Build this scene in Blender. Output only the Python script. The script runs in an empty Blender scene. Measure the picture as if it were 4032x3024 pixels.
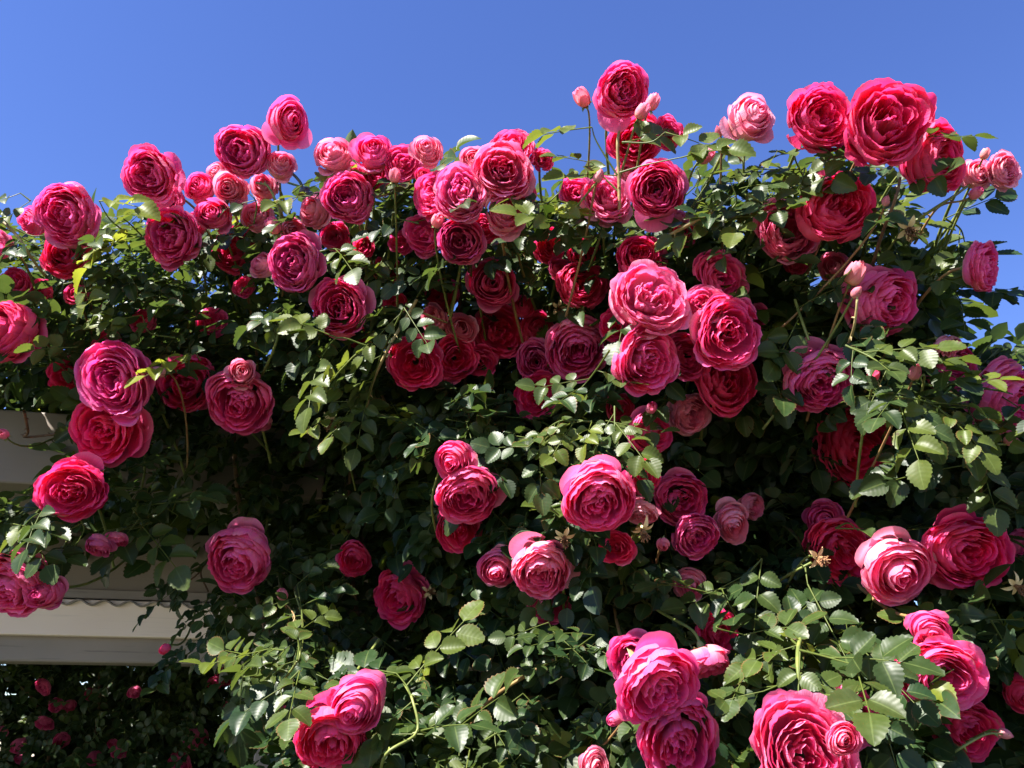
import bpy, math, random
import numpy as np
from mathutils import Vector, Matrix

# ------------------------------------------------------------------ camera, sky, sun, exposure
S = bpy.context.scene
COL = S.collection
PITCH, FPX, CAMZ = math.radians(23.0), 3290.0, 1.75
cam_d = bpy.data.cameras.new('camera'); cam = bpy.data.objects.new('camera', cam_d); COL.objects.link(cam)
cam.location = (0, 0, CAMZ); cam.rotation_euler = (math.pi/2 + PITCH, 0, 0)
cam_d.sensor_width = 36.0; cam_d.lens = 36.0*FPX/4032.0; cam_d.clip_start = 0.05; cam_d.clip_end = 6000
S.camera = cam

SUN = Vector((-0.47, -0.40, 0.79)).normalized()          # direction towards the sun
elev = math.asin(SUN.z); azim = math.atan2(SUN.x, SUN.y)
W = bpy.data.worlds.new('World'); S.world = W; W.use_nodes = True
nt = W.node_tree; nt.nodes.clear()
sky = nt.nodes.new('ShaderNodeTexSky'); sky.sky_type = 'NISHITA'; sky.sun_disc = False
sky.sun_elevation = elev; sky.sun_rotation = azim
sky.air_density = 1.0; sky.dust_density = 0.1; sky.ozone_density = 5.0; sky.altitude = 400
bg = nt.nodes.new('ShaderNodeBackground'); bg.inputs['Strength'].default_value = 0.063
out = nt.nodes.new('ShaderNodeOutputWorld')
hs = nt.nodes.new('ShaderNodeHueSaturation'); hs.inputs['Saturation'].default_value = 1.13; hs.inputs['Hue'].default_value = .518   # the phone camera's vivid blue
nt.links.new(sky.outputs[0], hs.inputs['Color']); nt.links.new(hs.outputs[0], bg.inputs['Color']); nt.links.new(bg.outputs[0], out.inputs['Surface'])
sun_d = bpy.data.lights.new('sun', 'SUN'); sun_d.energy = 5.0; sun_d.angle = math.radians(0.5); sun_d.color = (1.0, 0.95, 0.87)
sun = bpy.data.objects.new('sun', sun_d); COL.objects.link(sun)
sun.rotation_euler = SUN.to_track_quat('Z', 'Y').to_euler(); sun.location = SUN*20
S.view_settings.view_transform = 'Standard'; S.view_settings.look = 'None'
S.view_settings.exposure = 2.08; S.view_settings.gamma = 1.0
S.cycles.max_bounces = 10; S.cycles.diffuse_bounces = 8; S.cycles.transmission_bounces = 6; S.cycles.glossy_bounces = 2
S.cycles.use_denoising = True

rng = np.random.default_rng(11)
random.seed(11)
R_ = np.array([1.0, 0, 0]); U_ = np.array([0, -math.sin(PITCH), math.cos(PITCH)]); F_ = np.array([0, math.cos(PITCH), math.sin(PITCH)])
C_ = np.array([0, 0, CAMZ])

def at(u, v, d):                                          # photo pixel + distance along the view axis -> place in the world
    u = np.asarray(u, float)[..., None]; v = np.asarray(v, float)[..., None]; d = np.asarray(d, float)[..., None]
    return C_ + d*(F_ + R_*(u-2016)/FPX - U_*(v-1512)/FPX)

SURF = np.array([(3490,480,1.36),(2000,690,1.6),(270,820,1.75),(180,1280,1.8),(2000,1280,1.8),(1300,1200,1.75),(2700,1280,1.48),
 (1250,1900,2.0),(800,1900,1.95),(1820,1900,1.6),(2350,1970,1.42),(3550,1550,1.36),(3370,1850,1.6),(3460,2640,1.2),(2590,2730,1.28),
 (1370,2800,1.4),(1550,2370,1.9),(2900,1800,1.7),(400,1600,1.75),(200,2100,1.72),(2100,2600,1.55),(3000,2100,1.55),(1000,1600,1.85),
 (3900,2400,1.4),(600,1100,1.85),(3000,900,1.5)])
def surf(u, v):
    u = np.asarray(u, float); v = np.asarray(v, float)
    w = 1.0/(((u[..., None]-SURF[:, 0])**2 + (v[..., None]-SURF[:, 1])**2)/1e4 + 0.5)**1.6
    return (w*SURF[:, 2]).sum(-1)/w.sum(-1)

# ------------------------------------------------------------------ materials
def new_mat(name):
    m = bpy.data.materials.new(name); m.use_nodes = True
    t = m.node_tree; t.nodes.clear()
    return m, t
class NT:
    def __init__(s, t): s.t = t
    def n(s, typ, **kw):
        x = s.t.nodes.new(typ)
        for k, v in kw.items(): setattr(x, k, v)
        return x
    def set(s, sock, v):
        if isinstance(v, bpy.types.NodeSocket): s.t.links.new(v, sock)
        else: sock.default_value = v
    def math(s, op, a, b=0.0, c=0.0, clamp=False):
        x = s.n('ShaderNodeMath', operation=op); x.use_clamp = clamp
        for i, q in enumerate((a, b, c)): s.set(x.inputs[i], q)
        return x.outputs[0]
    def mix(s, f, a, b, blend='MIX'):
        x = s.n('ShaderNodeMix', data_type='RGBA', blend_type=blend)
        s.set(x.inputs[0], f); s.set(x.inputs[6], a); s.set(x.inputs[7], b)
        return x.outputs[2]
    def step(s, x, lo, hi):
        r = s.n('ShaderNodeMapRange', interpolation_type='SMOOTHSTEP')
        s.set(r.inputs[0], x); r.inputs[1].default_value = lo; r.inputs[2].default_value = hi
        return r.outputs[0]
    def noise(s, scale, detail=3, vec=None, rough=.5):
        x = s.n('ShaderNodeTexNoise'); x.inputs['Scale'].default_value = scale; x.inputs['Detail'].default_value = detail
        x.inputs['Roughness'].default_value = rough
        if vec is not None: s.t.links.new(vec, x.inputs['Vector'])
        return x.outputs['Fac']
def rgb(r, g, b): return (r, g, b, 1.0)

def petal_material():
    m, t = new_mat('rose_petal'); k = NT(t)
    at_ = k.n('ShaderNodeAttribute', attribute_name='pig'); sep = k.n('ShaderNodeSeparateColor')
    t.links.new(at_.outputs['Color'], sep.inputs[0])
    pv, pt, pr = sep.outputs[0], sep.outputs[1], sep.outputs[2]
    oi = k.n('ShaderNodeObjectInfo'); oc, oa = oi.outputs['Color'], oi.outputs['Alpha']
    back = k.n('ShaderNodeNewGeometry').outputs['Backfacing']     # 1 = upper (inner) face of the petal
    co = k.n('ShaderNodeTexCoord').outputs['Object']
    nz = k.noise(38.0, 4, co)
    pale = k.mix(k.math('POWER', oa, 3.0), rgb(.90, .24, .50), rgb(.94, .52, .64)); cream = rgb(.86, .66, .36)
    # pigment: the reverse is paler and goes cream towards the claw; outer petals of pale blooms are bleached
    bleach = k.math('MULTIPLY', k.math('MULTIPLY', oa, pt), k.math('MULTIPLY_ADD', pr, .7, .45), clamp=True)
    upper = k.mix(k.math('MULTIPLY', bleach, .85), oc, pale)
    rim = k.math('MULTIPLY', k.step(pv, .80, 1.0), k.math('MULTIPLY_ADD', oa, .40, .06))
    upper = k.mix(rim, upper, rgb(.88, .42, .56))
    brown = k.math('MULTIPLY', k.math('MULTIPLY', k.step(pv, .88, 1.0), k.step(nz, .52, .66)), k.math('MULTIPLY', k.step(pr, .6, .9), .7))
    upper = k.mix(brown, upper, rgb(.42, .22, .10))
    rev = k.mix(k.math('MULTIPLY_ADD', oa, .55, .28, clamp=True), oc, pale)
    rev = k.mix(k.math('MULTIPLY', k.math('MULTIPLY', bleach, .9), k.step(nz, .35, .75)), rev, rgb(.87, .55, .45))
    claw = k.math('MULTIPLY', k.math('SUBTRACT', 1.0, k.step(pv, .12, .62)), k.math('MULTIPLY_ADD', oa, .75, .12, clamp=True))
    rev = k.mix(claw, rev, cream)
    col = k.mix(back, rev, upper)
    hsv = k.n('ShaderNodeHueSaturation'); t.links.new(col, hsv.inputs['Color'])
    vm = k.n('ShaderNodeMapping'); vm.inputs['Scale'].default_value = (22, 1.6, 7)
    t.links.new(k.n('ShaderNodeAttribute', attribute_name='uvw').outputs['Vector'], vm.inputs[0])
    t.links.new(k.math('MULTIPLY', k.math('MULTIPLY_ADD', pr, .30, .80), k.math('MULTIPLY_ADD', k.noise(1.0, 4, vm.outputs[0], .6), .44, .80)), hsv.inputs['Value'])
    t.links.new(k.math('MULTIPLY_ADD', nz, .026, .487), hsv.inputs['Hue'])
    col = hsv.outputs[0]
    p = k.n('ShaderNodeBsdfPrincipled'); t.links.new(col, p.inputs['Base Color'])
    p.inputs['Roughness'].default_value = .5; p.inputs['Specular IOR Level'].default_value = .22
    p.inputs['Sheen Weight'].default_value = .05; p.inputs['Sheen Tint'].default_value = rgb(1, .6, .75)
    # fine length-wise veins and crinkle
    uvv = k.n('ShaderNodeAttribute', attribute_name='uvw').outputs['Vector']
    mp = k.n('ShaderNodeMapping'); mp.inputs['Scale'].default_value = (16, 2.2, 7); t.links.new(uvv, mp.inputs[0])
    bm = k.n('ShaderNodeBump'); bm.inputs['Strength'].default_value = .6; bm.inputs['Distance'].default_value = .0018
    t.links.new(k.noise(1.0, 3, mp.outputs[0]), bm.inputs['Height']); t.links.new(bm.outputs[0], p.inputs['Normal'])
    tr = k.n('ShaderNodeBsdfTranslucent'); t.links.new(k.mix(.40, col, rgb(1.0, .03, .20), 'MIX'), tr.inputs['Color'])
    mx = k.n('ShaderNodeMixShader'); mx.inputs[0].default_value = .50
    t.links.new(p.outputs[0], mx.inputs[1]); t.links.new(tr.outputs[0], mx.inputs[2])
    o = k.n('ShaderNodeOutputMaterial'); t.links.new(mx.outputs[0], o.inputs[0])
    return m

def leaf_material():
    m, t = new_mat('rose_leaf'); k = NT(t)
    at_ = k.n('ShaderNodeAttribute', attribute_name='pig'); sep = k.n('ShaderNodeSeparateColor')
    t.links.new(at_.outputs['Color'], sep.inputs[0]); s_, c_, r_ = sep.outputs[0], sep.outputs[1], sep.outputs[2]
    yl = at_.outputs['Alpha']                                     # youth / yellowing of this leaf
    back = k.n('ShaderNodeNewGeometry').outputs['Backfacing']
    top = k.mix(r_, rgb(.007, .020, .009), rgb(.022, .048, .013))
    top = k.mix(yl, top, rgb(.17, .20, .018))
    ac = k.math('ABSOLUTE', k.math('MULTIPLY_ADD', c_, 2.0, -1.0))
    mid = k.math('SUBTRACT', 1.0, k.step(ac, .0, .10))
    top = k.mix(k.math('MULTIPLY', mid, .40), top, rgb(.13, .17, .05))
    nz = k.noise(90, 3, k.n('ShaderNodeTexCoord').outputs['Object'])
    und = k.mix(yl, rgb(.050, .085, .040), rgb(.22, .25, .04))
    spot = k.math('MULTIPLY', k.step(k.noise(130, 2, k.n('ShaderNodeTexCoord').outputs['Object']), .66, .72), k.math('MULTIPLY', k.step(r_, .55, .7), .8))
    top = k.mix(spot, top, rgb(.055, .032, .018))
    edge = k.math('MULTIPLY', k.step(ac, .82, 1.0), k.math('MULTIPLY', k.step(r_, .6, .95), .6))
    top = k.mix(edge, top, rgb(.22, .09, .04))
    col = k.mix(back, top, und)
    h = k.n('ShaderNodeHueSaturation'); t.links.new(col, h.inputs['Color']); t.links.new(k.math('MULTIPLY_ADD', nz, .6, .7), h.inputs['Value'])
    col = h.outputs[0]
    p = k.n('ShaderNodeBsdfPrincipled'); t.links.new(col, p.inputs['Base Color'])
    t.links.new(k.math('MULTIPLY_ADD', nz, .25, k.math('MULTIPLY_ADD', back, .3, .30)), p.inputs['Roughness']); p.inputs['Specular IOR Level'].default_value = .26
    vein = k.math('SINE', k.math('MULTIPLY', k.math('SUBTRACT', s_, k.math('MULTIPLY', ac, .16)), 46.0))
    bm = k.n('ShaderNodeBump'); bm.inputs['Strength'].default_value = .07; bm.inputs['Distance'].default_value = .0012
    t.links.new(k.math('ADD', k.math('MULTIPLY', vein, .5), k.math('MULTIPLY', nz, .8)), bm.inputs['Height']); t.links.new(bm.outputs[0], p.inputs['Normal'])
    tr = k.n('ShaderNodeBsdfTranslucent'); t.links.new(k.mix(.55, col, k.mix(yl, rgb(.10, .17, .010), rgb(.48, .50, .02))), tr.inputs['Color'])
    mx = k.n('ShaderNodeMixShader'); t.links.new(k.math('MULTIPLY_ADD', yl, .2, .26), mx.inputs[0])
    t.links.new(p.outputs[0], mx.inputs[1]); t.links.new(tr.outputs[0], mx.inputs[2])
    o = k.n('ShaderNodeOutputMaterial'); t.links.new(mx.outputs[0], o.inputs[0])
    return m

def simple(name, a, b, scale=20, rough=.6, bump=.2, stretch=(1, 1, 1), spec=.4):
    m, t = new_mat(name); k = NT(t)
    mp = k.n('ShaderNodeMapping'); mp.inputs['Scale'].default_value = stretch
    t.links.new(k.n('ShaderNodeTexCoord').outputs['Object'], mp.inputs[0])
    nz = k.noise(scale, 5, mp.outputs[0], .6)
    p = k.n('ShaderNodeBsdfPrincipled'); t.links.new(k.mix(k.step(nz, .3, .72), rgb(*a), rgb(*b)), p.inputs['Base Color'])
    p.inputs['Roughness'].default_value = rough; p.inputs['Specular IOR Level'].default_value = spec
    bm = k.n('ShaderNodeBump'); bm.inputs['Strength'].default_value = bump; bm.inputs['Distance'].default_value = .003
    t.links.new(nz, bm.inputs['Height']); t.links.new(bm.outputs[0], p.inputs['Normal'])
    o = k.n('ShaderNodeOutputMaterial'); t.links.new(p.outputs[0], o.inputs[0])
    return m
M_PETAL, M_LEAF = petal_material(), leaf_material()
M_STEM = simple('green_cane', (.09, .12, .028), (.19, .21, .05), 60, .5)
M_RED = simple('reddish_cane', (.20, .09, .04), (.24, .17, .06), 60, .5)
M_TAN = simple('tan_cane', (.20, .15, .06), (.33, .27, .11), 60, .55)
M_WOODY = simple('brown_cane', (.06, .035, .02), (.16, .09, .045), 70, .8, .5)
M_SEPAL = simple('sepal', (.10, .15, .05), (.20, .22, .08), 50, .55)
M_CREAM = simple('cream_sepal', (.62, .46, .22), (.74, .62, .36), 60, .6)
M_DRY = simple('dried_brown', (.16, .07, .035), (.36, .20, .09), 90, .9, .6)

def paint_material(name, a, b, streak, rough=.6):
    m, t = new_mat(name); k = NT(t)
    co = k.n('ShaderNodeTexCoord').outputs['Object']
    mp = k.n('ShaderNodeMapping'); mp.inputs['Scale'].default_value = (1.2, 12, 26); t.links.new(co, mp.inputs[0])
    grain = k.noise(3.0, 6, mp.outputs[0], .65); blot = k.noise(2.2, 4, co)
    c = k.mix(k.step(blot, .3, .7), rgb(*a), rgb(*b))
    c = k.mix(k.math('MULTIPLY', k.step(grain, .56, .74), streak), c, rgb(.10, .08, .07))
    p = k.n('ShaderNodeBsdfPrincipled'); t.links.new(c, p.inputs['Base Color']); p.inputs['Roughness'].default_value = rough
    bm = k.n('ShaderNodeBump'); bm.inputs['Strength'].default_value = .25; bm.inputs['Distance'].default_value = .002
    t.links.new(grain, bm.inputs['Height']); t.links.new(bm.outputs[0], p.inputs['Normal'])
    o = k.n('ShaderNodeOutputMaterial'); t.links.new(p.outputs[0], o.inputs[0])
    return m
M_BEAM = paint_material('shaded_beige_paint', (.17, .135, .108), (.21, .17, .138), .25)  # same beige, with the shade on these boards put into a darker colour
M_PANEL = paint_material('lit_beige_paint', (.80, .64, .55), (.86, .71, .62), .16)  # same beige, with the light on the fascia put into a paler colour
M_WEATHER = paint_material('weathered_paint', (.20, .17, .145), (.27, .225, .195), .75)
M_SHEET = simple('corrugated_plastic', (.22, .18, .16), (.3, .25, .22), 10, .4)

# ------------------------------------------------------------------ building blocks
def link(name, me, mat, parent=None, loc=None):
    o = bpy.data.objects.new(name, me); COL.objects.link(o)
    if mat is not None and len(me.materials) == 0: me.materials.append(mat)
    if parent is not None: o.parent = parent
    if loc is not None: o.location = loc
    return o
def fast_mesh(name, V, Fq, pig=None, uvw=None, smooth=True):
    V = np.ascontiguousarray(V, np.float32); Fq = np.ascontiguousarray(Fq, np.int32)
    n, w = Fq.shape
    me = bpy.data.meshes.new(name)
    me.vertices.add(len(V)); me.vertices.foreach_set('co', V.ravel())
    me.loops.add(n*w); me.loops.foreach_set('vertex_index', Fq.ravel())
    me.polygons.add(n); me.polygons.foreach_set('loop_start', np.arange(0, n*w, w, dtype=np.int32))
    me.polygons.foreach_set('loop_total', np.full(n, w, np.int32))
    me.polygons.foreach_set('use_smooth', np.full(n, smooth, bool))
    if pig is not None:
        a = me.attributes.new('pig', 'FLOAT_COLOR', 'POINT'); a.data.foreach_set('color', np.ascontiguousarray(pig, np.float32).ravel())
    if uvw is not None:
        a = me.attributes.new('uvw', 'FLOAT_VECTOR', 'POINT'); a.data.foreach_set('vector', np.ascontiguousarray(uvw, np.float32).ravel())
    me.update(); me.validate()
    return me
def tubes(paths, sides=7):                                # [(points(n,3), radii(n))] -> V, F quads
    Vs, Fs, base = [], [], 0
    for P, r in paths:
        P = np.asarray(P, float); r = np.broadcast_to(np.asarray(r, float), (len(P),))
        T = np.gradient(P, axis=0); T /= np.linalg.norm(T, axis=1)[:, None]+1e-9
        ref = np.array([0.31, 0.2, 0.93]) if abs(T[0] @ np.array([0.31, 0.2, 0.93])) < .9 else np.array([1.0, 0, 0])
        N = np.cross(T, ref); N /= np.linalg.norm(N, axis=1)[:, None]; B = np.cross(T, N)
        a = np.linspace(0, 2*np.pi, sides, endpoint=False)
        ring = P[:, None] + r[:, None, None]*(np.cos(a)[None, :, None]*N[:, None] + np.sin(a)[None, :, None]*B[:, None])
        Vs.append(ring.reshape(-1, 3))
        n = len(P); i = np.arange(n-1)[:, None]*sides; j = np.arange(sides)[None]; j2 = (j+1) % sides
        Fs.append(np.stack([base+i+j, base+i+j2, base+i+sides+j2, base+i+sides+j], -1).reshape(-1, 4)); base += n*sides
    return np.concatenate(Vs), np.concatenate(Fs)
def bez(P0, P1, P2, P3, n):
    t = np.linspace(0, 1, n)[:, None]
    return (1-t)**3*P0 + 3*(1-t)**2*t*P1 + 3*(1-t)*t*t*P2 + t**3*P3
def spline(pts, n=8):                                     # Catmull-Rom through points
    P = np.asarray(pts, float); P = np.vstack([2*P[0]-P[1], P, 2*P[-1]-P[-2]]); res = []
    for i in range(1, len(P)-2):
        t = np.linspace(0, 1, n, endpoint=False)[:, None]
        res.append(.5*(2*P[i]+(P[i+1]-P[i-1])*t+(2*P[i-1]-5*P[i]+4*P[i+1]-P[i+2])*t**2+(3*P[i]-P[i-1]-3*P[i+1]+P[i+2])*t**3))
    return np.vstack(res+[P[-2][None]])
def thing(name, label, cat, loc=(0, 0, 0), group=None):
    o = bpy.data.objects.new(name, None); COL.objects.link(o); o.location = loc; o.empty_display_size = .02
    o['label'] = label; o['category'] = cat
    if group: o['group'] = group
    return o
def box(name, dims, mat, parent, loc, bevel=.004, rot=0.0):
    x, y, z = [q/2 for q in dims]; b = bevel
    import bmesh
    bm = bmesh.new(); bmesh.ops.create_cube(bm, size=1.0)
    bmesh.ops.scale(bm, vec=dims, verts=bm.verts)
    if b: bmesh.ops.bevel(bm, geom=list(bm.edges), offset=b, segments=2, affect='EDGES', profile=.5)
    me = bpy.data.meshes.new(name); bm.to_mesh(me); bm.free()
    o = link(name, me, mat, parent, loc); o.rotation_euler.z = rot
    return o

# ------------------------------------------------------------------ rose petals
def grid_faces(P, nu, nv):
    i, j = np.meshgrid(np.arange(nu-1), np.arange(nv-1), indexing='ij')
    q = np.stack([i*nv+j, (i+1)*nv+j, (i+1)*nv+j+1, i*nv+j+1], -1).reshape(-1, 4)
    return (q[None] + (np.arange(P)*nu*nv)[:, None, None]).reshape(-1, 4)
def petals(phi0, Wd, t, rb, zb, rmax, zbel, rrim, zrim, curl, lobeA, lobek, lobep, ruf, twist, pr, g, nu=9, nv=9, rw=0.55, point=0.0, tuck=.07, cx=0, cy=0):
    """Each argument an array over petals. A petal is a patch of a shell of revolution around +Z with a ruffled, curled rim."""
    P = len(phi0); E = lambda a: np.broadcast_to(np.asarray(a, float), (P,))[:, None, None]
    u = np.linspace(-1, 1, nu)[None, :, None]; v = np.linspace(0, 1, nv)[None, None, :]
    f1, f2 = g.uniform(1.5, 3.2, P), g.uniform(3.5, 6.5, P); p1, p2 = g.uniform(0, 6.28, P), g.uniform(0, 6.28, P)
    ruffle = .6*np.sin(E(f1)*u*1.6+E(p1)) + .4*np.sin(E(f2)*u*1.9+E(p2)) + .22*np.sin(E(f2)*u*4.1+E(p1)*2)
    vv = v*(1 - .20*np.abs(u)**3 - .05*ruffle*E(ruf)*6*v + point*(1-np.abs(u))*.25)
    a, b = 1-vv, vv
    rho = a**3*E(rb) + 3*a*a*b*E(rmax)*1.12 + 3*a*b*b*E(rmax)*1.14 + b**3*E(rrim)
    z = a**3*E(zb) + 3*a*a*b*(E(zb)*1.0) + 3*a*b*b*(E(zbel)+.55*(E(zrim)-E(zbel))) + b**3*E(zrim)
    c = np.clip((vv-.72)/.28, 0, 1)**2
    rho = rho + E(curl)*c*E(rmax); z = z - np.abs(E(curl))*.55*c*E(rmax)
    wid = rw + (1-rw)*np.sin(np.pi/2*np.clip(vv*1.5, 0, 1))
    phi = E(phi0) + u*E(Wd)*wid + E(twist)*vv
    rho = rho*(1 + E(lobeA)*np.cos(E(lobek)*phi + E(lobep))*np.clip(vv*1.6, 0, 1))
    rho = rho + E(ruf)*ruffle*vv**2*.8; z = z + E(ruf)*ruffle*np.cos(E(p2))*vv**2*1.1
    rho = rho*(1 - E(tuck)*u*u*np.clip(vv*1.5-.3, 0, 1)) 
    tx, ty = g.normal(0, .07, P), g.normal(0, .07, P)
    X, Y = rho*np.cos(phi) + E(cx)*np.clip(vv*1.5, 0, 1), rho*np.sin(phi) + E(cy)*np.clip(vv*1.5, 0, 1)
    z = z + X*E(tx) + Y*E(ty)
    V = np.stack([X, Y, z+0*X], -1).reshape(-1, 3)
    full = lambda q: np.broadcast_to(q, (P, nu, nv)).reshape(-1)
    pig = np.stack([full(vv), full(E(t)), full(E(pr)), np.ones(P*nu*nv)], -1)
    uvw = np.stack([full(u), full(vv), full(E(pr)*13+E(phi0))], -1)
    return V, grid_faces(P, nu, nv), pig, uvw

def bloom_mesh(kind, g, px):
    """Whorl of petals of one bloom, outer radius about 1, facing +Z."""
    hi = px > 150
    if kind == 'F':   n, H, Wo, open_ = 74, .74, .46, 1.0
    elif kind == 'C': n, H, Wo, open_ = 86, .84, .48, .80
    else:             n, H, Wo, open_ = 36, 1.0, .85, .60
    if not hi: n = int(n*.75)
    i = np.arange(n); x = (i+.6)/n
    t = np.clip(.06 + .94*x**(g.uniform(.52, .72) if kind != 'H' else .8) + g.normal(0, .02, n), .05, 1)
    phi0 = i*2.39996 + g.normal(0, .35, n)
    Wd = Wo*(1 + .8*(1-t)) * g.uniform(.8, 1.3, n)
    H *= g.uniform(.86, 1.16)
    rmax = t*(1 + g.normal(0, .035, n))*np.where(t > .75, g.uniform(.86, 1.08, n), 1)
    k = g.integers(3, 6); ph = g.uniform(0, 6.28)
    inner = np.clip(1-t/.62, 0, 1); cx = cy = np.zeros(n)
    if kind == 'H':
        zrim = H*(.72 - .55*t**2) + g.normal(0, .05, n); rrim = t*(.66+.26*t)
        curl = np.where(t > .5, g.uniform(.04, .26, n), g.uniform(-.03, .06, n))
        lobeA = .12*inner; twist = g.uniform(.2, .5)*np.ones(n); ruf = .02+.028*t
        zb = -.85*np.ones(n)
    else:
        dome = np.sqrt(np.clip(1-(.96*t)**2, 0, 1))
        hole = g.uniform(.08, .30) if kind == 'F' else g.uniform(.18, .42)
        zrim = H*(.60*dome - .12 + (.10 if kind == 'C' else 0)*t) - hole*np.clip(1-t/.5, 0, 1)**1.3*H + g.normal(0, .045, n)
        rrim = t*(open_ + (1-open_)*.6*t) + .03*t
        if kind == 'C': rrim = t*(.84+.10*t)
        curl = np.where(t > .6, g.uniform(.03, .20, n), g.uniform(-.04, .12, n))
        lobeA = g.uniform(.20, .38)*inner; twist = g.normal(0, .3)*np.ones(n)*inner; ruf = g.uniform(.022, .034) + .022*t
        zb = -.70*H*np.ones(n)
        if g.random() < (.7 if kind == 'F' else .45):     # quartered heart: the inner petals curl round three or four eyes
            m = g.integers(3, 5); sec = np.floor(g.random(n)*m)*6.2832/m + ph; q = (t < .60)*(.13+.12*g.random(n))*np.clip((.62-t)*6, 0, 1)
            cx, cy = q*np.cos(sec), q*np.sin(sec); rmax = np.where(t < .6, rmax*.72, rmax); rrim = np.where(t < .6, rrim*.74, rrim)
    zb = zb*(1-.12*(1-t))
    zbel = zb*.35 + zrim*.3
    rb = .10+.10*t
    return petals(phi0, Wd, t, rb, zb, rmax, zbel, rrim, zrim, curl, lobeA, np.full(n, k), np.full(n, ph)+g.normal(0, .5, n),
                  ruf, twist, g.uniform(0, 1, n), g, 13 if hi else 9, 9 if hi else 7, tuck=g.uniform(.03, .13, n), cx=cx, cy=cy)

def guard_mesh(ang, ln, g, kind):
    """One loose outer petal leaning out at the given angle round the bloom."""
    ln = 1+(ln-1)*.85; out_ = max(0.0, ln-1.0)
    V, F, p, w = petals(np.array([ang]), np.array([.58+.2*g.random()]), np.array([1.0]), .16, -.66 if kind != 'H' else -.8,
        np.array([.78+.25*min(out_, .3)]), np.array([-.50]), np.array([ln]), np.array([-.05-.9*out_+.1*g.normal()]),
        np.array([.05+.1*g.random()]), 0, 3, 0, np.array([.06]), 0, np.array([g.random()]), g, 13, 11, rw=.4, tuck=.12)
    return V, F, p, w

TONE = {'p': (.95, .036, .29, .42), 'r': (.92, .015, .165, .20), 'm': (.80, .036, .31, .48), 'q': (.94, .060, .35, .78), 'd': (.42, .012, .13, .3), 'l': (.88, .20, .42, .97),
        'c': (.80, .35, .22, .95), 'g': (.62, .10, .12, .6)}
def frame(fx, fy):
    fz = math.sqrt(max(.01, 1-fx*fx-fy*fy)); Z = R_*fx + U_*fy - F_*fz; Z /= np.linalg.norm(Z)
    X = R_ - Z*(R_ @ Z); X /= np.linalg.norm(X); Y = np.cross(Z, X)
    return np.stack([X, Y, Z], 1)
def tone_of(o, c, g):
    j = g.uniform(.88, 1.1); o.color = (min(.9, c[0]*j), c[1]*j*g.uniform(.8, 1.25), c[2]*j*g.uniform(.8, 1.15), c[3])
def calyx_mesh(g, size=1.0, z0=-.72, spread=.55, hip=True):
    paths, Vs, Fs, base = [], [], [], 0
    for q in range(5):
        a = q*1.2566+g.normal(0, .15); s = np.linspace(0, 1, 6)
        rad = .12+ spread*size*s*(1-.25*s); z = z0 - .02 + size*(.18*s - (.38+.2*g.normal())*s*s*(spread > .45) + (.62*s)*(spread <= .45))
        wv = .15*size*np.sin(np.pi*np.clip(.18+.82*s, 0, 1))**.8; wv[-1] = .006
        d = np.array([math.cos(a), math.sin(a)]); e = np.array([-d[1], d[0]])
        for sd in (-1, 0, 1):
            pass
        rows = np.stack([np.stack([d[0]*rad+e[0]*wv*sd, d[1]*rad+e[1]*wv*sd, z+.05*size*abs(sd)], -1) for sd in (-1, 0, 1)], 1)
        Vs.append(rows.reshape(-1, 3)); i, j = np.meshgrid(np.arange(5), np.arange(2), indexing='ij')
        Fs.append(base+np.stack([i*3+j, i*3+j+1, (i+1)*3+j+1, (i+1)*3+j], -1).reshape(-1, 4)); base += 18
    prof = np.array([(.05, -.36), (.13, -.26), (.165, -.14), (.14, -.03), (.12, .03)]); prof[:, 1] += z0
    V, F = tubes([(np.stack([0*prof[:, 0], 0*prof[:, 0], prof[:, 1]], -1), prof[:, 0])], 9)
    if hip == 'apart': return V, F, Vs, Fs[0]
    Vs.append(V); Fs.append(F+base)
    return np.concatenate(Vs), np.concatenate(Fs)
def open_calyx(Wm, g, size, z0, spread, mat, root):
    V, F, sv, sf = calyx_mesh(g, size, z0, spread, 'apart')
    c = link('calyx', fast_mesh('calyx', Wm(V), F), mat, root)
    for V in sv: link('sepal', fast_mesh('sepal', Wm(V), sf), mat, c)

ROSES_PX = []                                             # (u, v, radius px, depth) used to keep leaves from growing through blooms
def stem_to_bush(base, axis, R, g, reach=.13, length_in=None):
    """A flower stalk: leaves the back of the bloom and bends down into the shrub. Local to `base`."""
    end = base - axis*R*1.0 + np.array([g.normal(0, .05), .20+.1*g.random(), -reach])
    P = bez(base, base-axis*R*.9, base-axis*R*1.5+np.array([0, .07, -.03]), end, 9) - base
    return P, np.linspace(.0024, .0034, 9)

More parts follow.
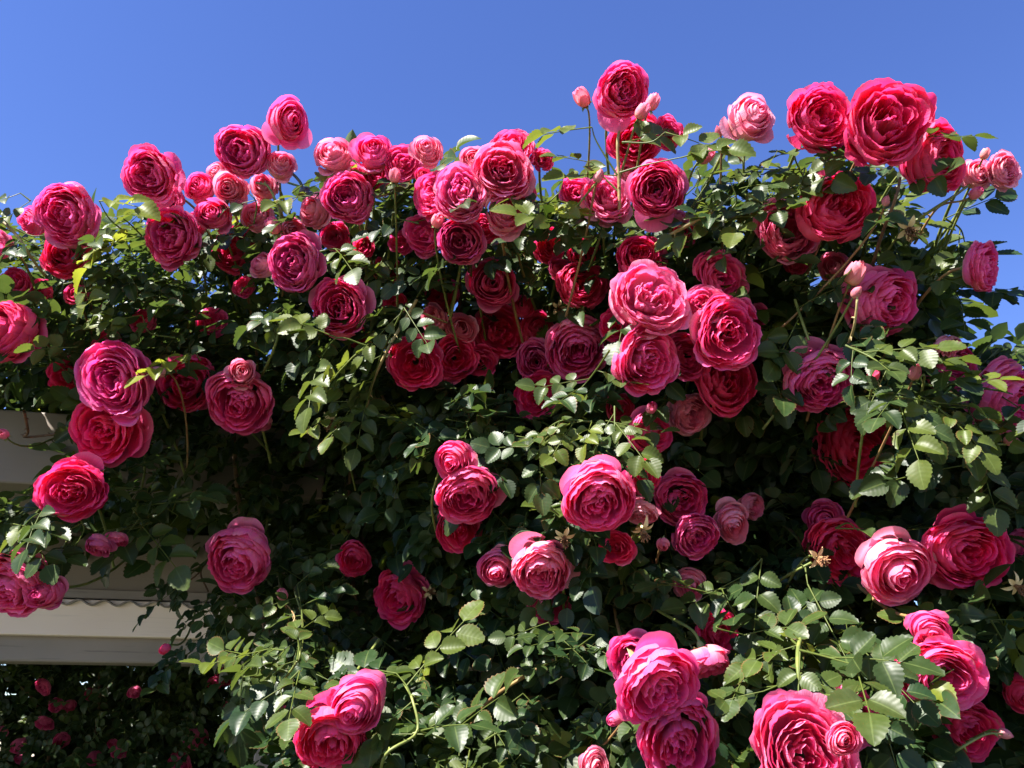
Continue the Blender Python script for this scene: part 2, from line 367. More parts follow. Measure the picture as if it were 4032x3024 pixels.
def make_rose(u, v, dpx, kind, tone, fx, fy, doff, label, guards, seed, group=None, simple_=False):
    g = np.random.default_rng(seed)
    d = float(surf(u, v)) + (doff if doff < .06 else .06+.55*(doff-.06)); R = .5*dpx*d/FPX*1.05
    fx += g.normal(0, .10); fy += g.normal(0, .09)
    if dpx < 260 and not simple_ and d < 3: dd_ = math.hypot(fx, fy); fx, fy = (fx/dd_*.9, fy/dd_*.9) if dd_ > .9 else (fx, fy)
    pos = at(u, v, d); M = frame(fx, fy); roll = g.uniform(0, 6.28)
    ROSES_PX.append((u, v, dpx/2, d))
    root = thing('rose', label, 'rose', pos, group)
    V, F, pig, uvw = bloom_mesh(kind, g, dpx)
    cr, sr = math.cos(roll), math.sin(roll); Rz = np.array([[cr, -sr, 0], [sr, cr, 0], [0, 0, 1]])
    sx = 1+g.normal(0, .05); V = V*[sx, 1/sx, g.uniform(.94, 1.12)]; V[:, 0] += g.normal(0, .09)*V[:, 2]; V[:, 1] += g.normal(0, .09)*V[:, 2]   # lopsided, as real heads are
    az = np.arctan2(V[:, 1], V[:, 0]); wob = 1+.045*np.sin(2*az+g.uniform(0, 6))+.035*np.sin(3*az+g.uniform(0, 6))
    V[:, 0] *= wob; V[:, 1] *= wob
    V = (V @ Rz.T)
    if kind != 'H':
        V[:, 2] += .05
    Wm = lambda A: (A*R) @ M.T
    o = link('petal_whorl', fast_mesh('petal_whorl', Wm(V), F, pig, uvw), M_PETAL, root)
    c = TONE[tone]; tone_of(o, c, g); col = tuple(o.color)
    if simple_: return root
    if guards is None: guards = []
    gl = list(guards)
    for q in range(max(0, 4-len(gl))):
        gl.append((g.uniform(-180, 180), g.uniform(.94, 1.05)))
    for ang, ln in gl:
        V, F, p, w = guard_mesh(math.radians(ang), ln, g, kind)
        q = link('outer_petal', fast_mesh('outer_petal', Wm(V), F, p, w), M_PETAL, root)
        q.color = (col[0], col[1]*1.2, col[2]*1.15, min(1.0, col[3]+.25))
    zb = -.72*(.84 if kind == 'C' else .76 if kind == 'F' else 1.18)
    V, F = calyx_mesh(g, .9, zb)
    link('calyx', fast_mesh('calyx', Wm(V), F), M_SEPAL, root)
    ax = M[:, 2]; b0 = ax*R*(zb-.3)
    P, rr = stem_to_bush(pos+b0, ax, R, g, -.10 if fy < -.15 or (u < 950 and v > 2000) else .13); V, F = tubes([(P+b0, rr)], 6)
    link('stem', fast_mesh('stem', V, F), M_STEM if g.random() < .75 else M_RED, root)
    return root

def make_bud(u, v, dpx, tone, fx, fy, doff, label, seed):
    g = np.random.default_rng(seed)
    d = float(surf(u, v)) + doff; R = .5*dpx*d/FPX
    pos = at(u, v, d); M = frame(fx, fy); ROSES_PX.append((u, v, dpx/2, d))
    root = thing('rosebud', label, 'rosebud', pos)
    n = 10; i = np.arange(n); t = np.linspace(.45, 1, n)
    green = tone == 'g'
    V, F, pig, uvw = petals(i*2.4, np.full(n, 1.15), t, .16, np.full(n, -.95), t*.80, np.full(n, -.35), (.10+.42*t**3)*(.4 if green else 1), 1.2-.42*t,
        np.where(t > .8, .14, .0)*(0 if green else 1), 0, 3, 0, .02, .7, g.uniform(0, 1, n), g, 11, 9)
    Wm = lambda A: (A*R) @ M.T
    o = link('furled_bloom', fast_mesh('furled_bloom', Wm(V), F, pig, uvw), M_PETAL, root); c = TONE[tone]; tone_of(o, (c[0], c[1]*.8, c[2]*.85, min(c[3], .72)), g)
    open_calyx(Wm, g, 1.6 if green else 1.35, -1.0, .42 if green else g.uniform(.4, .75), M_SEPAL, root)
    ax = M[:, 2]; b0 = -ax*R*1.3
    P, rr = stem_to_bush(pos+b0, ax, R, g, -.10 if u < 700 and v > 1600 else .14); V, F = tubes([(P+b0, rr*.75)], 6)
    link('stem', fast_mesh('stem', V, F), M_STEM if g.random() < .6 else M_RED, root)
    return root

def make_withered(u, v, dpx, fx, fy, doff, label, seed):
    g = np.random.default_rng(seed); d = float(surf(u, v)) + doff; R = .5*dpx*d/FPX
    pos = at(u, v, d); M = frame(fx, fy); ROSES_PX.append((u, v, dpx/2, d))
    root = thing('withered_rose', label, 'dead flower', pos)
    Wm = lambda A: (A*R) @ M.T
    paths = []
    for q in range(46):                                   # tuft of dry stamens and shrivelled petal threads
        a, r = g.uniform(0, 6.28), g.uniform(.1, .55); L = g.uniform(.5, 1.0)
        e = np.array([math.cos(a)*r, math.sin(a)*r, .1+L*.8])
        paths.append((np.array([e*[.25, .25, 0]+[0, 0, -.2], e*.6+g.normal(0, .06, 3), e+g.normal(0, .1, 3)]), [.03, .035, .055]))
    V, F = tubes(paths, 4)
    link('seed_head', fast_mesh('seed_head', Wm(V), F), M_DRY, root)
    open_calyx(Wm, g, 1.5, -.25, .8, M_CREAM, root)
    ax = M[:, 2]; b0 = -ax*R*.6
    P, rr = stem_to_bush(pos+b0, ax, R, g, .12); V, F = tubes([(P+b0, rr*.8)], 6)
    link('stem', fast_mesh('stem', V, F), M_STEM, root)
    return root

# ------------------------------------------------------------------ leaves
def leaflet(L, g, rows, cols, fold, droop, wavy):
    s = np.linspace(0, 1, rows)[:, None]; c = np.linspace(-1, 1, cols)[None]
    w = .45*L*np.sin(np.pi*np.clip(s, 0, 1)**.84)**.66*(1-.10*s); w = np.maximum(w, .004*L)
    tooth = np.zeros_like(s)
    if rows >= 13:
        tooth[1:-1:2] = 1.0
    edge = (np.abs(c) > .99)
    ww = w*(1 - .11*edge*(1-tooth)*(s > .12)); sx = s + .035*edge*tooth*(s < .97)
    x = sx*L; y = c*ww
    z = fold*np.abs(c)*ww - droop*L*s**2 + wavy*L*np.sin(s*9+c*2+g.uniform(0, 6))*np.abs(c)
    V = np.stack([x+0*c, y, z], -1).reshape(-1, 3)
    rnd, yel = g.random(), 0.0
    pig = np.stack([np.broadcast_to(s, (rows, cols)), np.broadcast_to(.5+.5*c, (rows, cols)), np.full((rows, cols), rnd), np.full((rows, cols), yel)], -1).reshape(-1, 4)
    i, j = np.meshgrid(np.arange(rows-1), np.arange(cols-1), indexing='ij')
    F = np.stack([i*cols+j, (i+1)*cols+j, (i+1)*cols+j+1, i*cols+j+1], -1).reshape(-1, 4)
    return V, F, pig
def rotm(ax, a):
    return np.array(Matrix.Rotation(a, 3, Vector(ax)))
def compound(g, pairs, rows, cols, rach=True):
    """One rose leaf, rachis along +X, upper face +Z, terminal leaflet about 1 long."""
    Vs, Fs, Ps, base = [], [], [], 0
    n = pairs; Lr = .75*n+.35
    def add(V, F, p):
        nonlocal base
        Vs.append(V); Fs.append(F+base); Ps.append(p); base += len(V)
    arch = g.uniform(.02, .10)
    place = lambda x: np.array([x, 0, -arch*x*x])
    specs = [(Lr, 0, 1.0)]
    for q in range(n):
        x = Lr - .42 - .72*q; sz = .92-.13*q
        specs += [(x+g.normal(0, .03), g.uniform(.85, 1.15), sz*g.uniform(.9, 1.05)), (x+g.normal(0, .03), -g.uniform(.85, 1.15), sz*g.uniform(.9, 1.05))]
    for x, a, sz in specs:
        V, F, p = leaflet(sz, g, rows, cols, g.uniform(.1, .6), g.uniform(-.05, .42), g.uniform(0, .03))
        V = V + [.10*sz, 0, 0]
        V = V @ rotm((1, 0, 0), g.normal(0, .28)).T @ rotm((0, 1, 0), g.normal(.05, .22)).T @ rotm((0, 0, 1), a+g.normal(0, .1)).T
        add(V, F, p + [0, 0, 0, 0]); 
        Vs[-1] = Vs[-1] + place(x)
    if rach:
        s = np.linspace(0, 1, 4); P = np.stack([s*(Lr+.1), 0*s, -arch*(s*(Lr+.1))**2-.01], -1)
        V, F = tubes([(P, np.linspace(.028, .016, 4))], 4)
        add(V, F, np.tile([.5, .5, .6, .35], (len(V), 1)))
    return np.concatenate(Vs), np.concatenate(Fs), np.concatenate(Ps)
gl_ = np.random.default_rng(5)
LEAF_HI = [compound(gl_, 2 if q % 3 else 3, 17, 5) for q in range(10)]
LEAF_MD = [compound(gl_, 2 if q % 3 else 3, 9, 3) for q in range(12)]
LEAF_LO = [compound(gl_, 2 if q % 3 else 3, 5, 3, False) for q in range(8)]
def scatter(bank, pos, xdir, nrm, size, rnd, yel, g):
    """Copies of compound leaves at the given places: V, F, pig."""
    Vs, Fs, Ps, base = [], [], [], 0
    which = g.integers(0, len(bank), len(pos))
    for b, (V0, F0, P0) in enumerate(bank):
        idx = np.where(which == b)[0]
        if len(idx) == 0: continue
        Z = nrm[idx]/np.linalg.norm(nrm[idx], axis=1)[:, None]
        X = xdir[idx] - Z*(xdir[idx]*Z).sum(1)[:, None]; X /= np.linalg.norm(X, axis=1)[:, None]+1e-9
        Y = np.cross(Z, X); sz = size[idx][:, None, None]
        V = sz*(V0[None, :, 0:1]*X[:, None] + V0[None, :, 1:2]*Y[:, None] + V0[None, :, 2:3]*Z[:, None]) + pos[idx][:, None]
        p = np.repeat(P0[None], len(idx), 0); p[:, :, 2] = np.clip(.55*p[:, :, 2] + .6*rnd[idx][:, None] - .08, 0, 1); p[:, :, 3] = np.clip(p[:, :, 3]+yel[idx][:, None], 0, 1)
        Vs.append(V.reshape(-1, 3)); Ps.append(p.reshape(-1, 4))
        Fs.append((F0[None] + (base + np.arange(len(idx))*len(V0))[:, None, None]).reshape(-1, 4)); base += V.shape[0]*V.shape[1]
    return np.concatenate(Vs), np.concatenate(Fs), np.concatenate(Ps)
def inside(poly, u, v):
    poly = np.asarray(poly, float); r = np.zeros(len(u), bool); j = len(poly)-1
    for i in range(len(poly)):
        (xi, yi), (xj, yj) = poly[i], poly[j]
        r ^= ((yi > v) != (yj > v)) & (u < (xj-xi)*(v-yi)/(yj-yi+1e-9)+xi); j = i
    return r
def unit(a): return a/np.linalg.norm(a, axis=-1, keepdims=True)

# ------------------------------------------------------------------ every bloom, bud and dead head: u v px kind tone facing depth | label | loose petals
ROSES = '''
261 838 225 C p -0.05 -0.08 0 | round pink rose with a dark tight centre beside the glowing yellow-green leaf at far left | -20:1.15,-115:1.2,-60:1.05
122 868 105 H p -0.5 0.05 .06 | small red half-open rose tucked against the far-left round pink rose | -50:1.3
590 686 205 F p -0.2 -0.05 0 | bright hot pink open rose alone against the sky, pale petals folding behind its right side | 20:1.2,-15:1.15,-75:1.2
678 929 205 F p -0.05 0 -.02 | wide ruffled pink rose just below the cluster of small half-open roses on the left crest | -40:1.1,-140:1.05
784 735 115 H p 0.03 0.15 .06 | small pink half-open rose, leftmost of the tight spirals in the left crest cluster | -80:1.2
851 674 75 H l 0 .4 .1 | tiny pale pink opening rose at the top of the left crest cluster |
905 741 122 H l -.05 .05 .03 | small striped pink and cream spiral rose in the middle of the left crest cluster | -60:1.25,0:1.15
957 594 195 C m .05 -.05 0 | purplish magenta swirled rose against the sky, under the pale tilted rose | -30:1.05
687 783 90 C m -.3 -.1 .08 | faded dark magenta rose with curling edges in the left crest cluster | 130:1.2
839 844 125 H p .0 .05 -.01 | smooth pink rose with a neat spiral eye in the left crest cluster | -45:1.15,160:1.1
766 887 105 F p -.1 -.1 .05 | pink rose half covered by the smooth spiral-eyed rose on the left crest |
-8 965 110 C m -.2 0 0 | magenta rose cut by the left picture edge near the bent cane |
261 1002 170 F r .1 .1 .12 | red rose half hidden by leaves under the far-left round pink rose |
60 1112 105 F p 0 .2 .15 | pink rose behind leaves near the left edge, upper of a pair |
165 1142 85 F p 0 0 .2 | pink rose behind leaves near the left edge, lower of a pair |
925 985 170 F r 0 0 .2 | crimson rose in deep shade under the left crest cluster |
10 1300 230 C r -.2 0 -.05 | crimson rose cut by the left edge with a peach petal on its right | 0:1.3,-50:1.15
1139 480 155 H p .45 .15 0 | pale rimmed pink rose tilted to the right, highest on the left half of the hedge | -35:1.5,-140:1.35,-80:1.2
1108 644 110 H l .4 .05 .02 | pink and cream half-open rose just below the tilted high rose | -80:1.3,20:1.3
1312 607 145 H l 0 .3 0 | creamy pink rose with a rosy top against the sky, beside the bright red upright one | 20:1.25,-110:1.2,-60:1.2
1470 595 150 H p .08 .38 0 | bright red-pink cup rose facing up between the cream rose and the striped one | 170:1.2,-90:1.2
1582 644 140 F p .2 .1 .03 | pink rose with white striped petals behind a small upright bud |
1683 589 115 H l .05 .3 0 | small pale pink rose with a crinkled top, highest right of the striped rose | 170:1.25,-80:1.2
1665 690 62 H r .1 -.1 .04 | tiny red opening rose beneath the small crinkled pale one |
1373 777 190 C m .06 -.06 -.02 | magenta rose with tightly packed rings and cream outer petals, beneath the creamy pink rose | 140:1.1,175:1.1
1233 826 120 H l -.2 .1 .02 | crinkled pale pink rose leaning on the tightly ringed magenta rose | -40:1.3,90:1.2,-80:1.2
1160 1039 200 C m -.02 -.12 -.02 | big magenta rose with a whitish upper rim and a loose pale petal above | 60:1.35,0:1.2
1032 1045 100 H l -.45 0 .03 | pale pink rose on the left flank of the big white-rimmed magenta rose | 180:1.2
1336 1212 215 C p -.05 .0 0 | pink rose with wide smooth outer petals above the yellow-edged folded leaves | 60:1.2,20:1.25,150:1.15,-90:1.05
1816 759 200 F q .06 .15 -.03 | large light pink rose in the front of the central crest cluster | -70:1.1
1713 768 180 F p -.35 .05 .02 | pink rose showing smooth outer petals behind the left side of the central crest cluster | 180:1.15
1978 674 220 F q .1 .1 -.01 | large bright pink rose with white frilled edges, upper right of the central crest cluster | -20:1.15
2014 585 165 F p .05 .25 .05 | pink rose topping the central crest cluster against the sky |
1865 628 110 H l -.2 .35 .06 | pale pink rose peeping behind the top left of the central crest cluster |
2136 629 82 F p .35 -.1 .06 | small dark pink rose with peach top at the right of the central crest cluster | 110:1.2
1987 838 145 H q .2 .25 -.02 | pale pink rose with long smooth lower petals below the white-frilled one | -70:1.35,-110:1.2,-30:1.2
1676 923 160 F p -.3 -.05 .03 | deep pink rose low on the left side of the central crest cluster, facing left | -100:1.1
1816 947 175 C m .0 -.15 -.04 | purple-pink cup rose with a coiled centre hanging below the central crest cluster | -20:1.1,-60:1.1
1941 1112 185 H p .05 .1 0 | salmon pink rose with a white petal edge standing alone below the central crest cluster | -100:1.15,-30:1.1,170:1.1
1433 972 80 F r 0 .2 .15 | scrap of bright red rose between leaves left of the central crest cluster |
1525 1063 105 F r 0 0 .25 | dark red rose deep in the leaves left of the central crest cluster |
1737 1166 130 F r 0 0 .28 | dark crimson rose in shadow behind the glossy pale leaves |
2453 358 205 C p .03 .12 -.02 | hot pink cup rose on the tallest stem, flanked by cream and pink buds | -100:1.4,-140:1.1
2500 555 190 F r -.1 -.1 .06 | crimson rose behind leaves on the stem of the tallest rose |
2630 522 125 F p .3 .15 .04 | ruffled pink rose on the right shoulder beneath the tallest rose | 0:1.1
2587 747 210 C p 0 .02 -.03 | hot pink rose with a heart-like open eye and one petal hanging straight down | -95:1.5,170:1.1,20:1.1
2393 783 180 F q .05 .25 0 | light pink rose with white flecked petals behind the long-stemmed closed bud | -40:1.15,-150:1.2
2271 759 130 F p -.15 .15 .06 | pink rose half hidden to the left of the long-stemmed closed bud |
2466 685 100 H l .05 .2 .08 | pale peach rose peeping out behind the pale stem of the tallest rose |
2958 461 175 H l .3 .3 -.02 | pale pink rose on a forked stem standing clear against the sky | -150:1.45,-40:1.25,180:1.1
2680 862 72 H l .1 .2 .05 | small pale opening rose beside the thick tan cane |
2697 917 95 F r .2 -.1 .12 | dark red rose in shade beneath the thick tan cane |
2514 1008 165 C r -.05 .1 .05 | crimson cup rose crossed by leaves, a long pale petal hanging at its right | 0:1.4
2290 1124 180 C r .05 0 .1 | crimson ringed rose in shade, midway between the two pink clusters |
2162 972 120 F r 0 0 .22 | dark crimson rose in shade under the thin branches right of the central crest cluster |
2300 1000 125 F r .1 .1 .2 | dark rose with an upright dull petal in shade below the light pink flecked rose | 60:1.3
2561 1176 272 F q .02 .1 -.03 | very large sunlit ruffled pink rose, top left of the six-rose cluster |
2836 1099 190 F p .1 .05 .04 | pink rose at the upper right corner of the six-rose cluster |
2765 1200 150 F q -.15 .15 .0 | pink rose with broad white highlights wedged in the middle of the six-rose cluster | 170:1.2
2865 1316 250 F p .08 .02 -.03 | big round pink rose on the right of the six-rose cluster | 160:1.1
2543 1413 250 F p .18 .02 -.04 | big hot pink rose with an off-centre swirl, lower left of the six-rose cluster |
2853 1500 245 C r -.02 .12 .0 | dark red open cup rose at the bottom right of the six-rose cluster |
2698 1403 175 F p .1 .1 .06 | shaded rose with spiky upper petals between the two lower big ones of the six-rose cluster |
2716 1628 158 C l .05 -.05 0 | dusty pink tightly ringed rose hanging below the six-rose cluster |
2567 1700 165 H p .3 -.2 .0 | red cup-shaped rose facing down, to the left of the dusty pink ringed one | 120:1.2
2440 1605 105 H r -.2 .1 .06 | red rose behind the serrated glossy leaves, left of the purple tipped bud |
2113 1424 160 C m -.03 -.05 .08 | dusky pink ball rose in the shaded middle hollow |
2277 1370 240 C m -.08 -.25 .08 | large magenta rose in the shaded hollow, partly behind the light green spray |
2119 1296 130 C r .0 .0 .14 | small crimson round rose directly above the dusky pink ball rose |
1965 1303 200 F r -.05 0 .14 | wide crimson rose in shadow on the left of the shaded hollow |
2119 1557 170 F r .05 .0 .16 | crimson rose mostly hidden behind a dark leaf at the bottom of the shaded hollow |
2058 1208 90 H r -.1 .1 .12 | small red rose at the top of the shaded hollow, left of the withered head |
2356 1958 270 C p 0 -.32 -.05 | big bright pink globe rose facing down, alone in the middle of the lower right half | 150:1.05,80:1.1
2678 1964 195 C p .1 -.05 .0 | dull pink rose with fine rings to the right of the big pink globe | 90:1.2,150:1.1
2532 1879 130 F r -.2 -.05 .06 | red cup rose with a dark leaf against it, above the dull pink ringed rose | 120:1.2
2526 2019 115 C l -.2 -.6 .03 | pale mauve rose nodding beneath the red cup rose, its back to the light | -10:1.2
2739 2110 170 C m -.15 -.35 -.02 | magenta rose opening downward with a cream veined back, beneath the dull pink ringed rose |
2885 2061 140 H l .05 -.1 .0 | lilac pink globe rose with one upright pale petal | 110:1.35
2958 1995 100 C l .1 -.05 .06 | small dried dusty pink rose at the upper right of the lilac pink globe |
2429 2156 125 F r -.5 .05 .0 | ruffled red rose facing left with pale smooth backs, beneath the big pink globe | -20:1.2,-60:1.15
1634 1430 200 F r .1 -.12 0 | sunlit crimson rose with one white flash at upper left, beside the dark leaf spray | 60:1.15
1792 1411 160 F r 0 -.05 .1 | dark crimson rose shadowed by its sunlit crimson neighbour | -100:1.2
1816 1290 120 H l .05 .05 .06 | dull pink spiral rose above the pair of crimson roses |
1707 1253 105 H l -.2 .1 .08 | pale ruffled rose end-on above the sunlit crimson rose |
1780 1812 145 H p -.2 -.15 -.03 | small pink cup rose with shell-like front petal, on top of the wide nodding rose | 30:1.15,-150:1.2,0:1.25
1841 1946 230 C p .02 -.28 -.02 | wide pink nodding rose in the centre below the small shell-like cup | 0:1.3,-10:1.3
1804 2080 170 F r .0 -.1 .12 | crimson rose in deep shade beneath the wide nodding pink rose |
948 1577 245 C p .03 -.22 -.03 | big magenta-pink nodding rose with a small pale rose sitting on top | 90:1.1,-60:1.0
952 1464 105 H l .0 .1 -.06 | small pale pink budlike rose perched on the big nodding magenta-pink one | -100:1.3,180:1.3
1042 1662 62 H l .3 -.2 .02 | peach outer rose hanging under the big nodding magenta-pink one |
738 1513 215 C r .1 -.05 .06 | crimson rose in shade between the closed orange bud and the nodding magenta-pink rose | 130:1.1
450 1500 265 F m -.05 .0 -.04 | large quartered magenta-pink rose, upper of the stacked pair over the beam | 10:1.15,40:1.1
415 1695 255 F r -.1 -.05 .01 | large crimson rose with one pale petal, lower of the stacked pair over the beam | 10:1.35,-25:1.2
283 1932 225 F r .02 -.02 -.04 | crimson rose in front of the beige beam, just above the hanging dark leaves | 65:1.25
419 1357 105 F r .0 .0 .16 | dim red rose behind the top of the large quartered magenta-pink rose |
267 1475 130 F r 0 0 .2 | dark red rose buried in leaves left of the large quartered magenta-pink rose |
389 2150 105 C m -.1 -.7 .05 | limp dark magenta rose hanging upside down under the dark leaves | -90:1.5,-60:1.3
456 2125 80 C m .1 -.7 .08 | second limp magenta rose hanging close to the first under the dark leaves | -90:1.6
40 2310 250 C m -.1 -.35 -.05 | large magenta rose with an orange top petal, cut by the left edge below dark leaves | 50:1.25,120:1.1
178 2337 125 H m .12 -.03 -.05 | small pink spiral rose in front of the pale board | 30:1.25,-80:1.15
944 2205 240 C m .05 -.38 -.03 | pale-backed magenta rose hanging near the end of the pergola beam | 80:1.25,150:1.1
1395 2200 135 C r .05 -.1 .1 | crimson rose in shade, half masked by small dark leaves right of the pale-backed magenta one |
1573 2351 195 F r -.3 -.25 .02 | crimson rose with pointed upper petals alone in the dark lower middle | 80:1.3,30:1.15
1960 2240 150 H q -.3 -.02 -.04 | narrow sunlit pink rose facing left, paired with the wilting pale one | 70:1.25
2134 2245 225 C q .0 -.38 -.03 | large wilting pale pink rose with an upright loose petal | 130:1.4,-20:1.3,60:1.1
2160 2385 150 C m 0 -.1 .08 | dull magenta rose in shadow directly beneath the large wilting pale rose |
1408 2775 205 H p .02 -.12 -.03 | red-pink rose with a perfect spiral eye, upper of the lower middle pair | 60:1.25,170:1.15
1300 2900 275 C r -.03 -.4 -.02 | big crimson nodding rose with a whitish top, lower of the lower middle pair | 95:1.2
2585 2700 300 F p .08 -.1 -.04 | very big hot pink rose with wavy white-lit petals, middle of the bottom right stack | 80:1.15,20:1.15
2500 2600 195 F m -.15 .05 .08 | shaded pink rose behind the upper left of the bottom right stack | 80:1.1
2780 2610 180 C p .05 -.88 .03 | bright pink rose upside down showing its green calyx | -20:1.2,-160:1.25
2670 2920 310 F p .0 -.12 -.05 | very big pink rose with scalloped layers at the bottom of the stack |
2825 2490 160 F r .1 -.1 .12 | crimson rose peeping from behind leaves over the upside down pink rose |
2716 2300 130 H l -.3 -.1 .1 | pale pink rose in profile half behind a serrated leaf |
3165 2985 405 F q -.1 .25 -.26 | huge pale-lit pink rose cut by the bottom edge | 60:1.15,100:1.1
3320 2915 130 H q .15 .3 -.24 | small smooth pink cup against the right side of the huge pale-lit rose | 10:1.2
3340 2830 240 F m .1 -.05 .05 | magenta rose behind the five-leaf spray above the huge pale-lit rose |
3090 2810 140 F r -.15 .1 .07 | red rose in shadow left of the magenta rose behind the five-leaf spray |
3700 2650 280 F p -.12 -.18 -.03 | big ruffled pink rose with deep folds near the right edge beneath a round cup | 30:1.15,100:1.1,-50:1.1
3660 2480 145 H p -.03 -.2 -.05 | small round pink cup rose sitting on the big ruffled one | 60:1.15,160:1.2
3800 2870 230 F r 0 -.1 .05 | crimson rose in shade at the lower right corner behind a thin green stem |
3800 2170 305 C r .03 -.12 -.02 | very wide crimson ringed rose near the right edge | 100:1.1
3530 2250 255 H q -.05 -.35 -.03 | pink rose with a large pale folded top petal, left of the very wide crimson one | 100:1.2,20:1.15,150:1.1
3310 2170 240 F r .0 -.12 .02 | crimson rose behind the withered cream sepals |
3240 2045 140 H p -.05 .1 .05 | pink rose rising behind a small green leaf above the withered cream sepals | 60:1.2
4010 2150 125 C m .1 -.1 .04 | dim magenta rose cut by the right edge beside the very wide crimson one |
4032 2730 155 H r -.3 .0 .0 | red rose cut by the right edge in the lower corner | 100:1.2
3363 1750 290 F r .02 -.05 .1 | very large dark crimson rose in deep shade under the right leaf spray |
3226 1500 235 C m -.02 -.42 -.02 | dark rose facing down with pale torn petals on top, left of the right leaf spray | 110:1.35,60:1.25,140:1.3
3960 1570 270 F m .15 -.2 0 | large magenta-pink rose cut by the right edge with a smooth petal at its left | 170:1.25,100:1.1
3480 1190 250 C p .38 -.12 0 | large pink side-view rose with two pale broad petals, behind the upright pale bud | 130:1.3,170:1.3,-150:1.15
3870 1053 180 F p .62 -.1 -.08 | ragged-edged pink and white rose in profile against the sky at the right | 180:1.15,120:1.1
3295 820 262 C r .08 -.08 -.03 | large crimson ringed rose with a hollow dark eye below the twin top roses | 110:1.15,70:1.15,-160:1.1
3095 911 225 C q .05 -.15 -.01 | pink rose with pale-lit upper petals beside the large hollow-eyed crimson rose | 150:1.1
3225 468 235 F r -.02 -.12 -.01 | deep crimson rose with torn petals sticking up, left of the largest top rose | 85:1.3,130:1.15,45:1.15
3493 485 305 F r .05 -.05 -.03 | largest flat open crimson rose at the top right against the sky |
3690 630 245 C r .3 -.12 .01 | dark magenta-red rose with a pale left side, right of the largest top rose | 180:1.2,-140:1.1
3955 670 135 F l .2 .2 .0 | crumpled pale pink rose at the end of the right branch | -90:1.15,180:1.1
3850 680 115 H l .05 .2 .02 | pale pink pointed rose beside the crumpled one on the right branch | -150:1.25,-40:1.2
3740 1450 200 C m .1 .1 .08 | magenta rose behind the upcurled yellow-green leaves at the right |
3725 1372 110 C l .1 -.7 .04 | dusky pink limp petals of a drooping rose against the sky above the right magenta rose | -90:1.3,-50:1.2
3285 1055 125 H l -.35 .2 .06 | pale pink pointed rose behind the upright pale bud |
2345 3015 125 H l .0 .3 -.02 | pale pink rose just showing at the bottom edge |
1420 3020 75 H p .0 .3 -.03 | tip of a bright pink rose at the bottom edge below the big crimson nodding one |
1118 2782 92 C m .0 -.1 .7 | dim purple-pink rose in the shade right of the pergola post |
835 1270 110 F p .1 .3 .17 | bright pink rose glimpsed in pieces through leaf gaps beneath the white-rimmed magenta rose |
560 1262 90 F p 0 .3 .2 | pink rose scrap lit behind leaves above the curled brown leaf |
1040 735 105 H l .1 .2 .07 | pale pink rose squeezed between the purplish swirled rose and the drooping stem |
1012 850 115 H l -.1 .2 .06 | washed-out pink rose low in the crest beside the plump pale bud |
1150 905 95 C l .2 -.3 .07 | pale peach rose with limp petals above the big white-rimmed magenta rose | -60:1.25
1480 690 120 F r .0 .1 .07 | deep red petals of a rose hidden under the bright red upright one |
1320 930 105 F m .1 -.3 .08 | dusty mauve rose in shade under the tightly ringed magenta rose |
1905 905 120 F p .2 .1 .06 | pink rose jammed behind the coiled cup rose of the central crest cluster |
2050 760 120 F p .3 .1 .05 | pink rose filling the right flank of the central crest cluster |
1385 690 90 H p -.1 .1 .08 | small rosy bloom in the shade under the creamy rose with rosy top |
1580 958 92 F p 0 .1 .14 | pink petals of a small rose between the deep pink left-facing rose and dark leaves |
1555 1190 92 F r .1 0 .16 | small crimson rose sunk in leaves beside the glossy pale leaves |
960 1130 80 F p 0 .3 .15 | small pink rose half buried in leaves beneath the pale left-facing rose |
2420 1285 115 F r -.1 .1 .14 | crimson rose wedged behind the very large sunlit ruffled pink rose |
2205 1060 95 C m 0 .1 .15 | dull pink rose in shade over the midway crimson ringed rose |
1420 1335 80 F r 0 .1 .14 | small red rose behind the yellow-edged folded leaves |
300 1160 85 F p .1 .2 .14 | pink rose between leaves under the red half-hidden rose at far left |
2975 1245 95 F p .1 .1 .14 | pink rose glimpsed in the leaves right of the six-rose cluster |
1890 1420 120 F r .1 -.1 .12 | dark red rose between the shadowed crimson neighbour and the dusky pink ball rose |
3130 1040 85 F r -.1 .1 .13 | red rose scrap under the pink rose with pale-lit upper petals |
'''
